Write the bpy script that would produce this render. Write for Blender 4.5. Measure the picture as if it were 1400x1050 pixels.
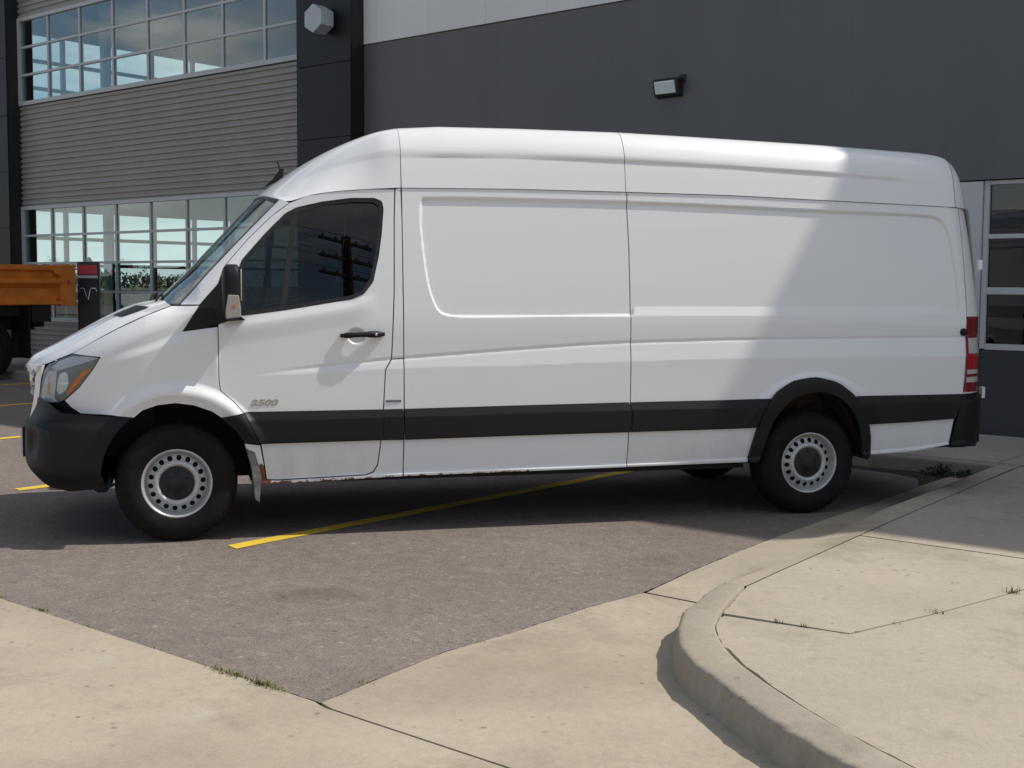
import bpy, bmesh, math, random
import numpy as np
from mathutils import Vector, Matrix
from mathutils.geometry import delaunay_2d_cdt

for o in list(bpy.data.objects):
    bpy.data.objects.remove(o)
scn = bpy.context.scene
COL = scn.collection
rnd = random.Random(7)

# ------------------------------------------------------------------ camera
# world: X along the building wall, Y into the building, Z up, ground z = 0
CAM_C = np.array([6.435, -4.517, 1.596])
VA = math.radians(54.82)                      # heading of the van (its rear direction)
CA, SA = math.cos(VA), math.sin(VA)
FPX = 1702.55                                 # focal length in pixels of a 1400 wide picture
yaw, pitch, roll = 0.2627, -0.0782, 0.0070    # relative to the van's side
_f = np.array([math.sin(yaw)*math.cos(pitch), math.cos(yaw)*math.cos(pitch), math.sin(pitch)])
_r = np.array([math.cos(yaw), -math.sin(yaw), 0.0])
_u = np.cross(_r, _f)
_r, _u = math.cos(roll)*_r+math.sin(roll)*_u, -math.sin(roll)*_r+math.cos(roll)*_u
CAM_V = np.array([0.0155, -7.8622, 1.5961])   # the camera in the van's own frame
def v2w(P):
    return np.array([CA*P[0]-SA*P[1], SA*P[0]+CA*P[1], P[2]])
cam_d = bpy.data.cameras.new('camera')
cam = bpy.data.objects.new('camera', cam_d); COL.objects.link(cam)
R3 = np.stack([v2w(_r), v2w(_u), -v2w(_f)], 1)
M4 = Matrix.Identity(4)
for i in range(3):
    for j in range(3):
        M4[i][j] = R3[i, j]
    M4[i][3] = v2w(CAM_V)[i]
cam.matrix_world = M4
cam_d.sensor_width = 36.0
cam_d.lens = FPX/1400*36.0
cam_d.clip_start = 0.05
cam_d.clip_end = 3000
scn.camera = cam

# ------------------------------------------------------------------ sky and sun
SUN = Vector((0.556, 0.520, 1.0)).normalized()
SUN_EL = math.asin(SUN.z); SUN_ROT = math.atan2(SUN.x, SUN.y)
wd = bpy.data.worlds.new('World'); scn.world = wd; wd.use_nodes = True
nt = wd.node_tree; nt.nodes.clear()
def N(t, ty, **kw):
    n = t.nodes.new(ty)
    for k, v in kw.items():
        setattr(n, k, v)
    return n
out = N(nt, 'ShaderNodeOutputWorld'); bg = N(nt, 'ShaderNodeBackground')
sky = N(nt, 'ShaderNodeTexSky', sky_type='NISHITA', sun_disc=False)
sky.sun_elevation = SUN_EL; sky.sun_rotation = SUN_ROT; sky.air_density = 1.0; sky.dust_density = 1.2; sky.ozone_density = 1.2
tc = N(nt, 'ShaderNodeTexCoord')
sep = N(nt, 'ShaderNodeSeparateXYZ'); nt.links.new(tc.outputs['Generated'], sep.inputs[0])
zc = N(nt, 'ShaderNodeMath', operation='MAXIMUM'); zc.inputs[1].default_value = 0.0
nt.links.new(sep.outputs['Z'], zc.inputs[0])
za = N(nt, 'ShaderNodeMath', operation='ADD'); za.inputs[1].default_value = 0.16
nt.links.new(zc.outputs[0], za.inputs[0])
dv = []
for ax in 'XY':
    d = N(nt, 'ShaderNodeMath', operation='DIVIDE'); nt.links.new(sep.outputs[ax], d.inputs[0]); nt.links.new(za.outputs[0], d.inputs[1]); dv.append(d)
cmb = N(nt, 'ShaderNodeCombineXYZ'); nt.links.new(dv[0].outputs[0], cmb.inputs[0]); nt.links.new(dv[1].outputs[0], cmb.inputs[1])
nz = N(nt, 'ShaderNodeTexNoise'); nz.inputs['Scale'].default_value = 1.05; nz.inputs['Detail'].default_value = 7.0; nz.inputs['Roughness'].default_value = 0.55
nz.inputs['Distortion'].default_value = 0.25
nt.links.new(cmb.outputs[0], nz.inputs['Vector'])
rmp = N(nt, 'ShaderNodeValToRGB'); rmp.color_ramp.elements[0].position = 0.49; rmp.color_ramp.elements[1].position = 0.60
nt.links.new(nz.outputs['Fac'], rmp.inputs[0])
nz2 = N(nt, 'ShaderNodeTexNoise'); nz2.inputs['Scale'].default_value = 2.3; nz2.inputs['Detail'].default_value = 4.0
nt.links.new(cmb.outputs[0], nz2.inputs['Vector'])
cr = N(nt, 'ShaderNodeValToRGB'); cr.color_ramp.elements[0].position = 0.3; cr.color_ramp.elements[1].position = 0.72
cr.color_ramp.elements[0].color = (3.4, 3.6, 3.9, 1); cr.color_ramp.elements[1].color = (9.5, 9.4, 9.2, 1)
nt.links.new(nz2.outputs['Fac'], cr.inputs[0])
mx = N(nt, 'ShaderNodeMix', data_type='RGBA')
nt.links.new(rmp.outputs[0], mx.inputs['Factor']); nt.links.new(sky.outputs[0], mx.inputs['A']); nt.links.new(cr.outputs[0], mx.inputs['B'])
# bright haze low over the horizon
hz = N(nt, 'ShaderNodeMapRange'); hz.inputs['From Min'].default_value = 0.0; hz.inputs['From Max'].default_value = 0.13; hz.inputs['To Min'].default_value = 0.85; hz.inputs['To Max'].default_value = 0.0
hz.interpolation_type = 'SMOOTHSTEP'
nt.links.new(zc.outputs[0], hz.inputs['Value'])
mx2 = N(nt, 'ShaderNodeMix', data_type='RGBA'); mx2.inputs['B'].default_value = (9.0, 9.3, 9.2, 1)
nt.links.new(hz.outputs[0], mx2.inputs['Factor']); nt.links.new(mx.outputs['Result'], mx2.inputs['A'])
nt.links.new(mx2.outputs['Result'], bg.inputs[0]); bg.inputs[1].default_value = 0.12
nt.links.new(bg.outputs[0], out.inputs[0])
sd = bpy.data.lights.new('sun', 'SUN'); sd.energy = 3.9; sd.angle = math.radians(0.55); sd.color = (1.0, 0.95, 0.86)
so = bpy.data.objects.new('sun', sd); COL.objects.link(so); so.location = SUN*60
so.rotation_euler = SUN.to_track_quat('Z', 'Y').to_euler()
vs = scn.view_settings
vs.view_transform = 'Standard'; vs.look = 'None'; vs.exposure = -0.10; vs.gamma = 1.0; vs.use_curve_mapping = False

# ------------------------------------------------------------------ materials
MATS = {}
def pmat(name, col, rough=0.5, metal=0.0, coat=0.0, spec=0.5, noise=None, bump=None, emit=None, trans=0.0, ior=1.5):
    """noise = (scale, amount, second colour or None); bump = (scale, strength, distance)"""
    m = bpy.data.materials.new(name); m.use_nodes = True; t = m.node_tree
    b = t.nodes['Principled BSDF']
    b.inputs['Base Color'].default_value = (*col, 1); b.inputs['Roughness'].default_value = rough
    b.inputs['Metallic'].default_value = metal; b.inputs['Coat Weight'].default_value = coat
    b.inputs['Coat Roughness'].default_value = 0.03
    b.inputs['Specular IOR Level'].default_value = spec; b.inputs['IOR'].default_value = ior
    b.inputs['Transmission Weight'].default_value = trans
    c = N(t, 'ShaderNodeTexCoord')
    if noise:
        n = N(t, 'ShaderNodeTexNoise'); n.inputs['Scale'].default_value = noise[0]; n.inputs['Detail'].default_value = 6; n.inputs['Roughness'].default_value = 0.62
        t.links.new(c.outputs['Object'], n.inputs['Vector'])
        r = N(t, 'ShaderNodeValToRGB')
        c2 = noise[2] if len(noise) > 2 and noise[2] else tuple(min(1, v*(1+noise[1])) for v in col)
        c1 = tuple(v*(1-noise[1]) for v in col)
        r.color_ramp.elements[0].position = 0.32; r.color_ramp.elements[1].position = 0.68
        r.color_ramp.elements[0].color = (*c1, 1); r.color_ramp.elements[1].color = (*c2, 1)
        t.links.new(n.outputs['Fac'], r.inputs[0]); t.links.new(r.outputs[0], b.inputs['Base Color'])
    if bump:
        n = N(t, 'ShaderNodeTexNoise'); n.inputs['Scale'].default_value = bump[0]; n.inputs['Detail'].default_value = 5
        t.links.new(c.outputs['Object'], n.inputs['Vector'])
        bn = N(t, 'ShaderNodeBump'); bn.inputs['Strength'].default_value = bump[1]; bn.inputs['Distance'].default_value = bump[2]
        t.links.new(n.outputs['Fac'], bn.inputs['Height']); t.links.new(bn.outputs[0], b.inputs['Normal'])
    if emit:
        b.inputs['Emission Color'].default_value = (*emit[0], 1); b.inputs['Emission Strength'].default_value = emit[1]
    MATS[name] = m
    return m

def ramp(t, src, stops):
    r = N(t, 'ShaderNodeValToRGB'); e = r.color_ramp.elements
    while len(e) < len(stops):
        e.new(0.5)
    for k, (p, c) in enumerate(stops):
        e[k].position = p; e[k].color = (*c, 1) if len(c) == 3 else c
    t.links.new(src, r.inputs[0])
    return r
def tnoise(t, vec, scale, detail=5, rough=0.6):
    n = N(t, 'ShaderNodeTexNoise'); n.inputs['Scale'].default_value = scale; n.inputs['Detail'].default_value = detail; n.inputs['Roughness'].default_value = rough
    t.links.new(vec, n.inputs['Vector']); return n
def mixc(t, fac, a, b, mode='MIX'):
    m = N(t, 'ShaderNodeMix', data_type='RGBA', blend_type=mode)
    for s, v in (('Factor', fac), ('A', a), ('B', b)):
        if isinstance(v, (int, float)):
            m.inputs[s].default_value = v
        elif isinstance(v, tuple):
            m.inputs[s].default_value = (*v, 1)
        else:
            t.links.new(v, m.inputs[s])
    return m.outputs['Result']

def asphalt_mat():
    m = bpy.data.materials.new('asphalt'); m.use_nodes = True; t = m.node_tree; b = t.nodes['Principled BSDF']
    c = N(t, 'ShaderNodeTexCoord').outputs['Object']
    big = ramp(t, tnoise(t, c, 0.55, 5, 0.6).outputs['Fac'], [(0.3, (0.196, 0.160, 0.141)), (0.7, (0.246, 0.205, 0.182))])
    v = N(t, 'ShaderNodeTexVoronoi'); v.inputs['Scale'].default_value = 125; t.links.new(c, v.inputs['Vector'])
    sp = ramp(t, v.outputs['Color'], [(0.0, (0.62, 0.62, 0.62)), (0.5, (0.97, 0.97, 0.97)), (0.85, (1.04, 1.04, 1.03)), (1.0, (1.7, 1.65, 1.6))])
    col = mixc(t, 1.0, big.outputs[0], sp.outputs[0], 'MULTIPLY')
    vb = N(t, 'ShaderNodeTexVoronoi'); vb.inputs['Scale'].default_value = 48; t.links.new(c, vb.inputs['Vector'])
    st_ = ramp(t, vb.outputs['Color'], [(0.0, (0.55, 0.55, 0.55)), (0.16, (0.98, 0.98, 0.98)), (0.84, (1, 1, 1)), (0.93, (1.45, 1.42, 1.38))])
    col = mixc(t, 1.0, col, st_.outputs[0], 'MULTIPLY')
    med = ramp(t, tnoise(t, c, 9, 4, 0.7).outputs['Fac'], [(0.3, (0.86, 0.86, 0.87)), (0.7, (1.1, 1.1, 1.09))])
    col = mixc(t, 1.0, col, med.outputs[0], 'MULTIPLY')
    oil = ramp(t, tnoise(t, c, 0.9, 2, 0.5).outputs['Fac'], [(0.66, (1, 1, 1)), (0.78, (0.72, 0.70, 0.68))])
    col = mixc(t, 1.0, col, oil.outputs[0], 'MULTIPLY')
    t.links.new(col, b.inputs['Base Color']); b.inputs['Roughness'].default_value = 0.9; b.inputs['Specular IOR Level'].default_value = 0.25
    bn = N(t, 'ShaderNodeBump'); bn.inputs['Strength'].default_value = 0.5; bn.inputs['Distance'].default_value = 0.004
    t.links.new(v.outputs['Distance'], bn.inputs['Height']); t.links.new(bn.outputs[0], b.inputs['Normal'])
    MATS['asphalt'] = m
def concrete_mat(name, base, var=0.1, stain=(0.33, 0.27, 0.19)):
    m = bpy.data.materials.new(name); m.use_nodes = True; t = m.node_tree; b = t.nodes['Principled BSDF']
    c = N(t, 'ShaderNodeTexCoord').outputs['Object']
    lo = tuple(x*(1-var) for x in base); hi = tuple(x*(1+var) for x in base)
    col = ramp(t, tnoise(t, c, 1.1, 6, 0.62).outputs['Fac'], [(0.28, lo), (0.72, hi)]).outputs[0]
    st = ramp(t, tnoise(t, c, 0.45, 4, 0.65).outputs['Fac'], [(0.52, (0, 0, 0)), (0.74, (1, 1, 1))])
    f = N(t, 'ShaderNodeMath', operation='MULTIPLY'); f.inputs[1].default_value = 0.55
    t.links.new(st.outputs[0], f.inputs[0])
    col = mixc(t, f.outputs[0], col, stain)
    med = ramp(t, tnoise(t, c, 22, 5, 0.7).outputs['Fac'], [(0.25, (0.9, 0.9, 0.9)), (0.75, (1.07, 1.07, 1.06))])
    col = mixc(t, 1.0, col, med.outputs[0], 'MULTIPLY')
    fine = ramp(t, tnoise(t, c, 170, 3, 0.7).outputs['Fac'], [(0.3, (0.88, 0.88, 0.87)), (0.7, (1.08, 1.08, 1.08))])
    col = mixc(t, 1.0, col, fine.outputs[0], 'MULTIPLY')
    # small pits and specks
    v = N(t, 'ShaderNodeTexVoronoi'); v.inputs['Scale'].default_value = 11; t.links.new(c, v.inputs['Vector'])
    pk = ramp(t, v.outputs['Distance'], [(0.09, (1, 1, 1)), (0.16, (0, 0, 0))])
    gate = ramp(t, tnoise(t, c, 1.6, 2, 0.5).outputs['Fac'], [(0.48, (0, 0, 0)), (0.60, (0.75, 0.75, 0.75))])
    col = mixc(t, mixc(t, 1.0, pk.outputs[0], gate.outputs[0], 'MULTIPLY'), col, (0.2, 0.155, 0.12))
    v2 = N(t, 'ShaderNodeTexVoronoi'); v2.inputs['Scale'].default_value = 31; t.links.new(c, v2.inputs['Vector'])
    pk2 = ramp(t, v2.outputs['Distance'], [(0.10, (1, 1, 1)), (0.17, (0, 0, 0))])
    gate2 = ramp(t, tnoise(t, c, 4.5, 3, 0.6).outputs['Fac'], [(0.50, (0, 0, 0)), (0.66, (0.6, 0.6, 0.6))])
    col = mixc(t, mixc(t, 1.0, pk2.outputs[0], gate2.outputs[0], 'MULTIPLY'), col, (0.24, 0.195, 0.155))
    pale = ramp(t, tnoise(t, c, 2.1, 9, 0.72).outputs['Fac'], [(0.60, (0, 0, 0)), (0.70, (0.55, 0.55, 0.55))])
    col = mixc(t, pale.outputs[0], col, (0.50, 0.46, 0.40))
    scuff = ramp(t, tnoise(t, c, 0.8, 8, 0.75).outputs['Fac'], [(0.36, (0.78, 0.77, 0.75)), (0.48, (1, 1, 1))])
    col = mixc(t, 1.0, col, scuff.outputs[0], 'MULTIPLY')
    t.links.new(col, b.inputs['Base Color']); b.inputs['Roughness'].default_value = 0.85; b.inputs['Specular IOR Level'].default_value = 0.3
    bn = N(t, 'ShaderNodeBump'); bn.inputs['Strength'].default_value = 0.55; bn.inputs['Distance'].default_value = 0.006
    t.links.new(tnoise(t, c, 60, 6, 0.7).outputs['Fac'], bn.inputs['Height']); t.links.new(bn.outputs[0], b.inputs['Normal'])
    MATS[name] = m
def worn_paint(name, col, under, amount):
    m = bpy.data.materials.new(name); m.use_nodes = True; t = m.node_tree; b = t.nodes['Principled BSDF']
    c = N(t, 'ShaderNodeTexCoord').outputs['Object']
    f = ramp(t, tnoise(t, c, 38, 6, 0.75).outputs['Fac'], [(amount-0.05, (0, 0, 0)), (amount+0.07, (1, 1, 1))])
    shade = ramp(t, tnoise(t, c, 3, 3, 0.6).outputs['Fac'], [(0.3, tuple(v*0.82 for v in col)), (0.7, col)])
    t.links.new(mixc(t, f.outputs[0], under, shade.outputs[0]), b.inputs['Base Color'])
    b.inputs['Roughness'].default_value = 0.75
    MATS[name] = m
def glass_mat(name, tint, ior, rough=0.0, gcol=(1, 1, 1), wav=0.0):
    m = bpy.data.materials.new(name); m.use_nodes = True; t = m.node_tree; t.nodes.clear()
    o = N(t, 'ShaderNodeOutputMaterial'); mx_ = N(t, 'ShaderNodeMixShader')
    fr = N(t, 'ShaderNodeFresnel')
    gm_ = N(t, 'ShaderNodeNewGeometry'); mr_ = N(t, 'ShaderNodeMapRange'); mr_.inputs['To Min'].default_value = ior; mr_.inputs['To Max'].default_value = 1/ior
    t.links.new(gm_.outputs['Backfacing'], mr_.inputs['Value']); t.links.new(mr_.outputs[0], fr.inputs['IOR'])
    tr = N(t, 'ShaderNodeBsdfTransparent'); tr.inputs[0].default_value = (*tint, 1)
    gl = N(t, 'ShaderNodeBsdfGlossy'); gl.inputs['Roughness'].default_value = rough; gl.inputs['Color'].default_value = (*gcol, 1)
    if wav:
        c = N(t, 'ShaderNodeTexCoord').outputs['Object']
        bn = N(t, 'ShaderNodeBump'); bn.inputs['Strength'].default_value = wav; bn.inputs['Distance'].default_value = 0.02
        t.links.new(tnoise(t, c, 1.3, 1, 0.4).outputs['Fac'], bn.inputs['Height']); t.links.new(bn.outputs[0], gl.inputs['Normal'])
    t.links.new(fr.outputs[0], mx_.inputs[0]); t.links.new(tr.outputs[0], mx_.inputs[1]); t.links.new(gl.outputs[0], mx_.inputs[2])
    t.links.new(mx_.outputs[0], o.inputs[0])
    MATS[name] = m
def rust_paint():
    """white paint with rust at the front foot of the sill and along its bottom flange (van coordinates)"""
    m = bpy.data.materials.new('rusty_paint'); m.use_nodes = True; t = m.node_tree; b = t.nodes['Principled BSDF']
    co = N(t, 'ShaderNodeTexCoord').outputs['Object']
    s = N(t, 'ShaderNodeSeparateXYZ'); t.links.new(co, s.inputs[0])
    n = tnoise(t, co, 26, 5, 0.7)
    def math_(op, a, c_):
        k = N(t, 'ShaderNodeMath', operation=op)
        for i, v in enumerate((a, c_)):
            if isinstance(v, (int, float)): k.inputs[i].default_value = v
            else: t.links.new(v, k.inputs[i])
        return k.outputs[0]
    dx = math_('DIVIDE', math_('SUBTRACT', s.outputs[0], 0.515), 0.055)
    dz = math_('DIVIDE', math_('SUBTRACT', s.outputs[2], 0.365), 0.10)
    d = math_('ADD', math_('MULTIPLY', dx, dx), math_('MULTIPLY', dz, dz))
    a = math_('SUBTRACT', 1.45, d)
    a = math_('ADD', a, math_('MULTIPLY', math_('SUBTRACT', n.outputs['Fac'], 0.5), 2.6))
    line = math_('MULTIPLY', math_('SUBTRACT', math_('ADD', math_('MULTIPLY', s.outputs[0], 0.014), 0.3535), s.outputs[2]), 60)
    line = math_('ADD', line, math_('MULTIPLY', math_('SUBTRACT', n.outputs['Fac'], 0.52), 5.0))
    line = math_('MULTIPLY', line, math_('LESS_THAN', s.outputs[0], 2.3))
    f = math_('MAXIMUM', a, line)
    fr = ramp(t, f, [(0.0, (0, 0, 0)), (0.35, (1, 1, 1))])
    rc = ramp(t, tnoise(t, co, 60, 4, 0.7).outputs['Fac'], [(0.3, (0.10, 0.035, 0.014)), (0.7, (0.30, 0.13, 0.055))])
    t.links.new(mixc(t, fr.outputs[0], (0.80, 0.805, 0.81), rc.outputs[0]), b.inputs['Base Color'])
    rr = ramp(t, fr.outputs[0], [(0, (0.28, 0.28, 0.28)), (1, (0.9, 0.9, 0.9))]); t.links.new(rr.outputs[0], b.inputs['Roughness'])
    MATS['rusty_paint'] = m

asphalt_mat(); rust_paint()
concrete_mat('concrete', (0.435, 0.372, 0.290), 0.14, (0.30, 0.235, 0.175)); concrete_mat('walk_concrete', (0.445, 0.385, 0.310), 0.08, (0.36, 0.30, 0.235)); concrete_mat('kerb_concrete', (0.37, 0.325, 0.265), 0.14)
worn_paint('yellow_paint', (0.82, 0.56, 0.05), (0.27, 0.22, 0.18), 0.33)
pmat('joint_sand', (0.17, 0.14, 0.105), 0.95, noise=(40, 0.5))
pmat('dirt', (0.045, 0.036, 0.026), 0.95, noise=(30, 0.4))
pmat('meadow', (0.10, 0.12, 0.05), 0.95, noise=(0.2, 0.35, (0.16, 0.14, 0.08)))
pmat('van_paint', (0.80, 0.805, 0.81), 0.34, coat=0.7)
def film(m):
    t = m.node_tree; b = t.nodes['Principled BSDF']; c = N(t, 'ShaderNodeTexCoord').outputs['Object']
    s_ = N(t, 'ShaderNodeSeparateXYZ'); t.links.new(c, s_.inputs[0])
    mr = N(t, 'ShaderNodeMapRange'); mr.inputs['From Min'].default_value = 0.9; mr.inputs['From Max'].default_value = 0.35; mr.inputs['To Min'].default_value = 0.0; mr.inputs['To Max'].default_value = 0.75
    t.links.new(s_.outputs[2], mr.inputs['Value'])
    mp = N(t, 'ShaderNodeMapping'); mp.inputs['Scale'].default_value = (5, 5, 1.2); t.links.new(c, mp.inputs[0])
    n = ramp(t, tnoise(t, mp.outputs[0], 1.0, 6, 0.7).outputs['Fac'], [(0.3, (0.05, 0.05, 0.05)), (0.75, (0.8, 0.8, 0.8))])
    f = mixc(t, 1.0, mr.outputs[0], n.outputs[0], 'MULTIPLY')
    lk = [l for l in t.links if l.to_socket == b.inputs['Base Color']]
    base = lk[0].from_socket if lk else (0.80, 0.805, 0.81)
    t.links.new(mixc(t, f, base, (0.50, 0.47, 0.42)), b.inputs['Base Color'])
film(MATS['van_paint'])
pmat('black_plastic', (0.008, 0.008, 0.009), 0.55, spec=0.3, bump=(400, 0.15, 0.001))
pmat('trim_plastic', (0.007, 0.007, 0.0075), 0.5, spec=0.3, bump=(300, 0.1, 0.001))
pmat('seal_rubber', (0.012, 0.012, 0.012), 0.5)
pmat('core_dark', (0.10, 0.10, 0.10), 0.9)
pmat('underbody', (0.012, 0.012, 0.012), 0.9)
pmat('liner', (0.055, 0.045, 0.035), 0.95, noise=(9, 0.6, (0.12, 0.085, 0.06)))
pmat('tyre', (0.008, 0.0077, 0.0075), 0.75, spec=0.2, noise=(14, 0.25, (0.015, 0.0135, 0.012)), bump=(120, 0.2, 0.001))
pmat('rim_silver', (0.50, 0.50, 0.49), 0.38, metal=0.35, noise=(20, 0.10))
pmat('hub_cap', (0.022, 0.023, 0.024), 0.55, spec=0.3)
pmat('chrome', (0.75, 0.75, 0.76), 0.12, metal=1.0)
pmat('badge_chrome', (0.42, 0.41, 0.38), 0.3, metal=0.8)
pmat('lamp_grey', (0.17, 0.18, 0.185), 0.4)
pmat('badge_dark', (0.10, 0.10, 0.10), 0.4)
pmat('lamp_silver', (0.50, 0.51, 0.51), 0.3)
pmat('lamp_bright', (0.60, 0.62, 0.62), 0.2, coat=0.3)
pmat('lamp_white', (0.8, 0.82, 0.82), 0.2)
pmat('amber', (0.62, 0.17, 0.025), 0.2, coat=0.6)
pmat('amber_pale', (0.55, 0.33, 0.18), 0.25, coat=0.6)
pmat('tail_red', (0.20, 0.006, 0.010), 0.12, coat=0.8)
pmat('tail_red_bright', (0.42, 0.008, 0.014), 0.12, coat=0.8)
pmat('mirror_lamp', (0.36, 0.33, 0.30), 0.25, coat=0.3)
pmat('tail_clear', (0.52, 0.50, 0.48), 0.15, coat=0.8)
pmat('plate_white', (0.7, 0.7, 0.68), 0.4)
pmat('seat_cloth', (0.025, 0.025, 0.028), 0.9)
pmat('teal_cup', (0.06, 0.30, 0.26), 0.5)
pmat('mud_flap', (0.16, 0.16, 0.155), 0.7, noise=(12, 0.5))
glass_mat('cab_glass', (0.16, 0.18, 0.17), 1.50); glass_mat('lens_glass', (0.95, 0.96, 0.96), 1.35)
glass_mat('windscreen_glass', (0.50, 0.60, 0.56), 1.60)
glass_mat('facade_glass', (0.74, 0.86, 0.86), 2.05, wav=0.02); glass_mat('door_glass', (0.10, 0.11, 0.115), 1.75, wav=0.02)
def streak_mat(name, col, rough, amt, sx=2.2, sz=.12):
    m = pmat(name, col, rough); t = m.node_tree; b = t.nodes['Principled BSDF']
    c = N(t, 'ShaderNodeTexCoord').outputs['Object']; mp = N(t, 'ShaderNodeMapping'); mp.inputs['Scale'].default_value = (sx, sx, sz); t.links.new(c, mp.inputs[0])
    a = ramp(t, tnoise(t, mp.outputs[0], 1.0, 5, 0.6).outputs['Fac'], [(0.25, tuple(v*(1-amt) for v in col)), (0.75, tuple(v*(1+amt) for v in col))])
    bb = ramp(t, tnoise(t, c, 0.35, 4, 0.6).outputs['Fac'], [(0.3, (1-amt*.8,)*3), (0.7, (1+amt*.8,)*3)])
    t.links.new(mixc(t, 1.0, a.outputs[0], bb.outputs[0], 'MULTIPLY'), b.inputs['Base Color'])
streak_mat('wall_grey', (0.132, 0.132, 0.137), 0.5, 0.07)
pmat('wall_white', (0.78, 0.78, 0.77), 0.5, noise=(0.8, 0.03))
pmat('pilaster_black', (0.012, 0.0125, 0.0145), 0.45, spec=0.35, noise=(1.4, 0.08))
pmat('pilaster_side', (0.012, 0.012, 0.013), 0.5)
pmat('siding_grey', (0.33, 0.31, 0.29), 0.5, metal=0.15, noise=(1.5, 0.06))
pmat('aluminium', (0.50, 0.52, 0.53), 0.45, metal=0.1)
pmat('frame_white', (0.60, 0.60, 0.60), 0.45)
pmat('door_panel', (0.055, 0.057, 0.061), 0.5, noise=(2, 0.06))
pmat('interior', (0.05, 0.048, 0.046), 0.9)
pmat('steel_blue', (0.25, 0.28, 0.33), 0.5)
pmat('hex_grey', (0.50, 0.53, 0.57), 0.4, metal=0.1)
pmat('fixture_black', (0.016, 0.016, 0.018), 0.45)
pmat('fixture_lens', (0.74, 0.82, 0.82), 0.18, coat=0.4)
pmat('truck_orange', (0.66, 0.20, 0.025), 0.4, noise=(4, 0.16), coat=0.2)
pmat('truck_black', (0.010, 0.010, 0.011), 0.6)
pmat('cab_orange', (0.5, 0.15, 0.02), 0.35, coat=0.4)
pmat('red_panel', (0.55, 0.03, 0.05), 0.4)
pmat('cabinet_black', (0.016, 0.015, 0.016), 0.4)
pmat('car_blue', (0.22, 0.28, 0.36), 0.3, metal=0.4, coat=0.5)
pmat('pole_wood', (0.09, 0.065, 0.045), 0.9, noise=(8, 0.3))
pmat('wire', (0.02, 0.02, 0.02), 0.6)
pmat('grass_green', (0.13, 0.145, 0.03), 0.8, noise=(25, 0.35, (0.26, 0.25, 0.08)))
pmat('weed_green', (0.018, 0.030, 0.009), 0.8, noise=(25, 0.3))
pmat('dry_weed', (0.17, 0.15, 0.08), 0.85)
pmat('leaf_far', (0.040, 0.062, 0.022), 0.85, noise=(0.3, 0.4, (0.075, 0.10, 0.035)))
pmat('bark', (0.06, 0.05, 0.04), 0.9)

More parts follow.
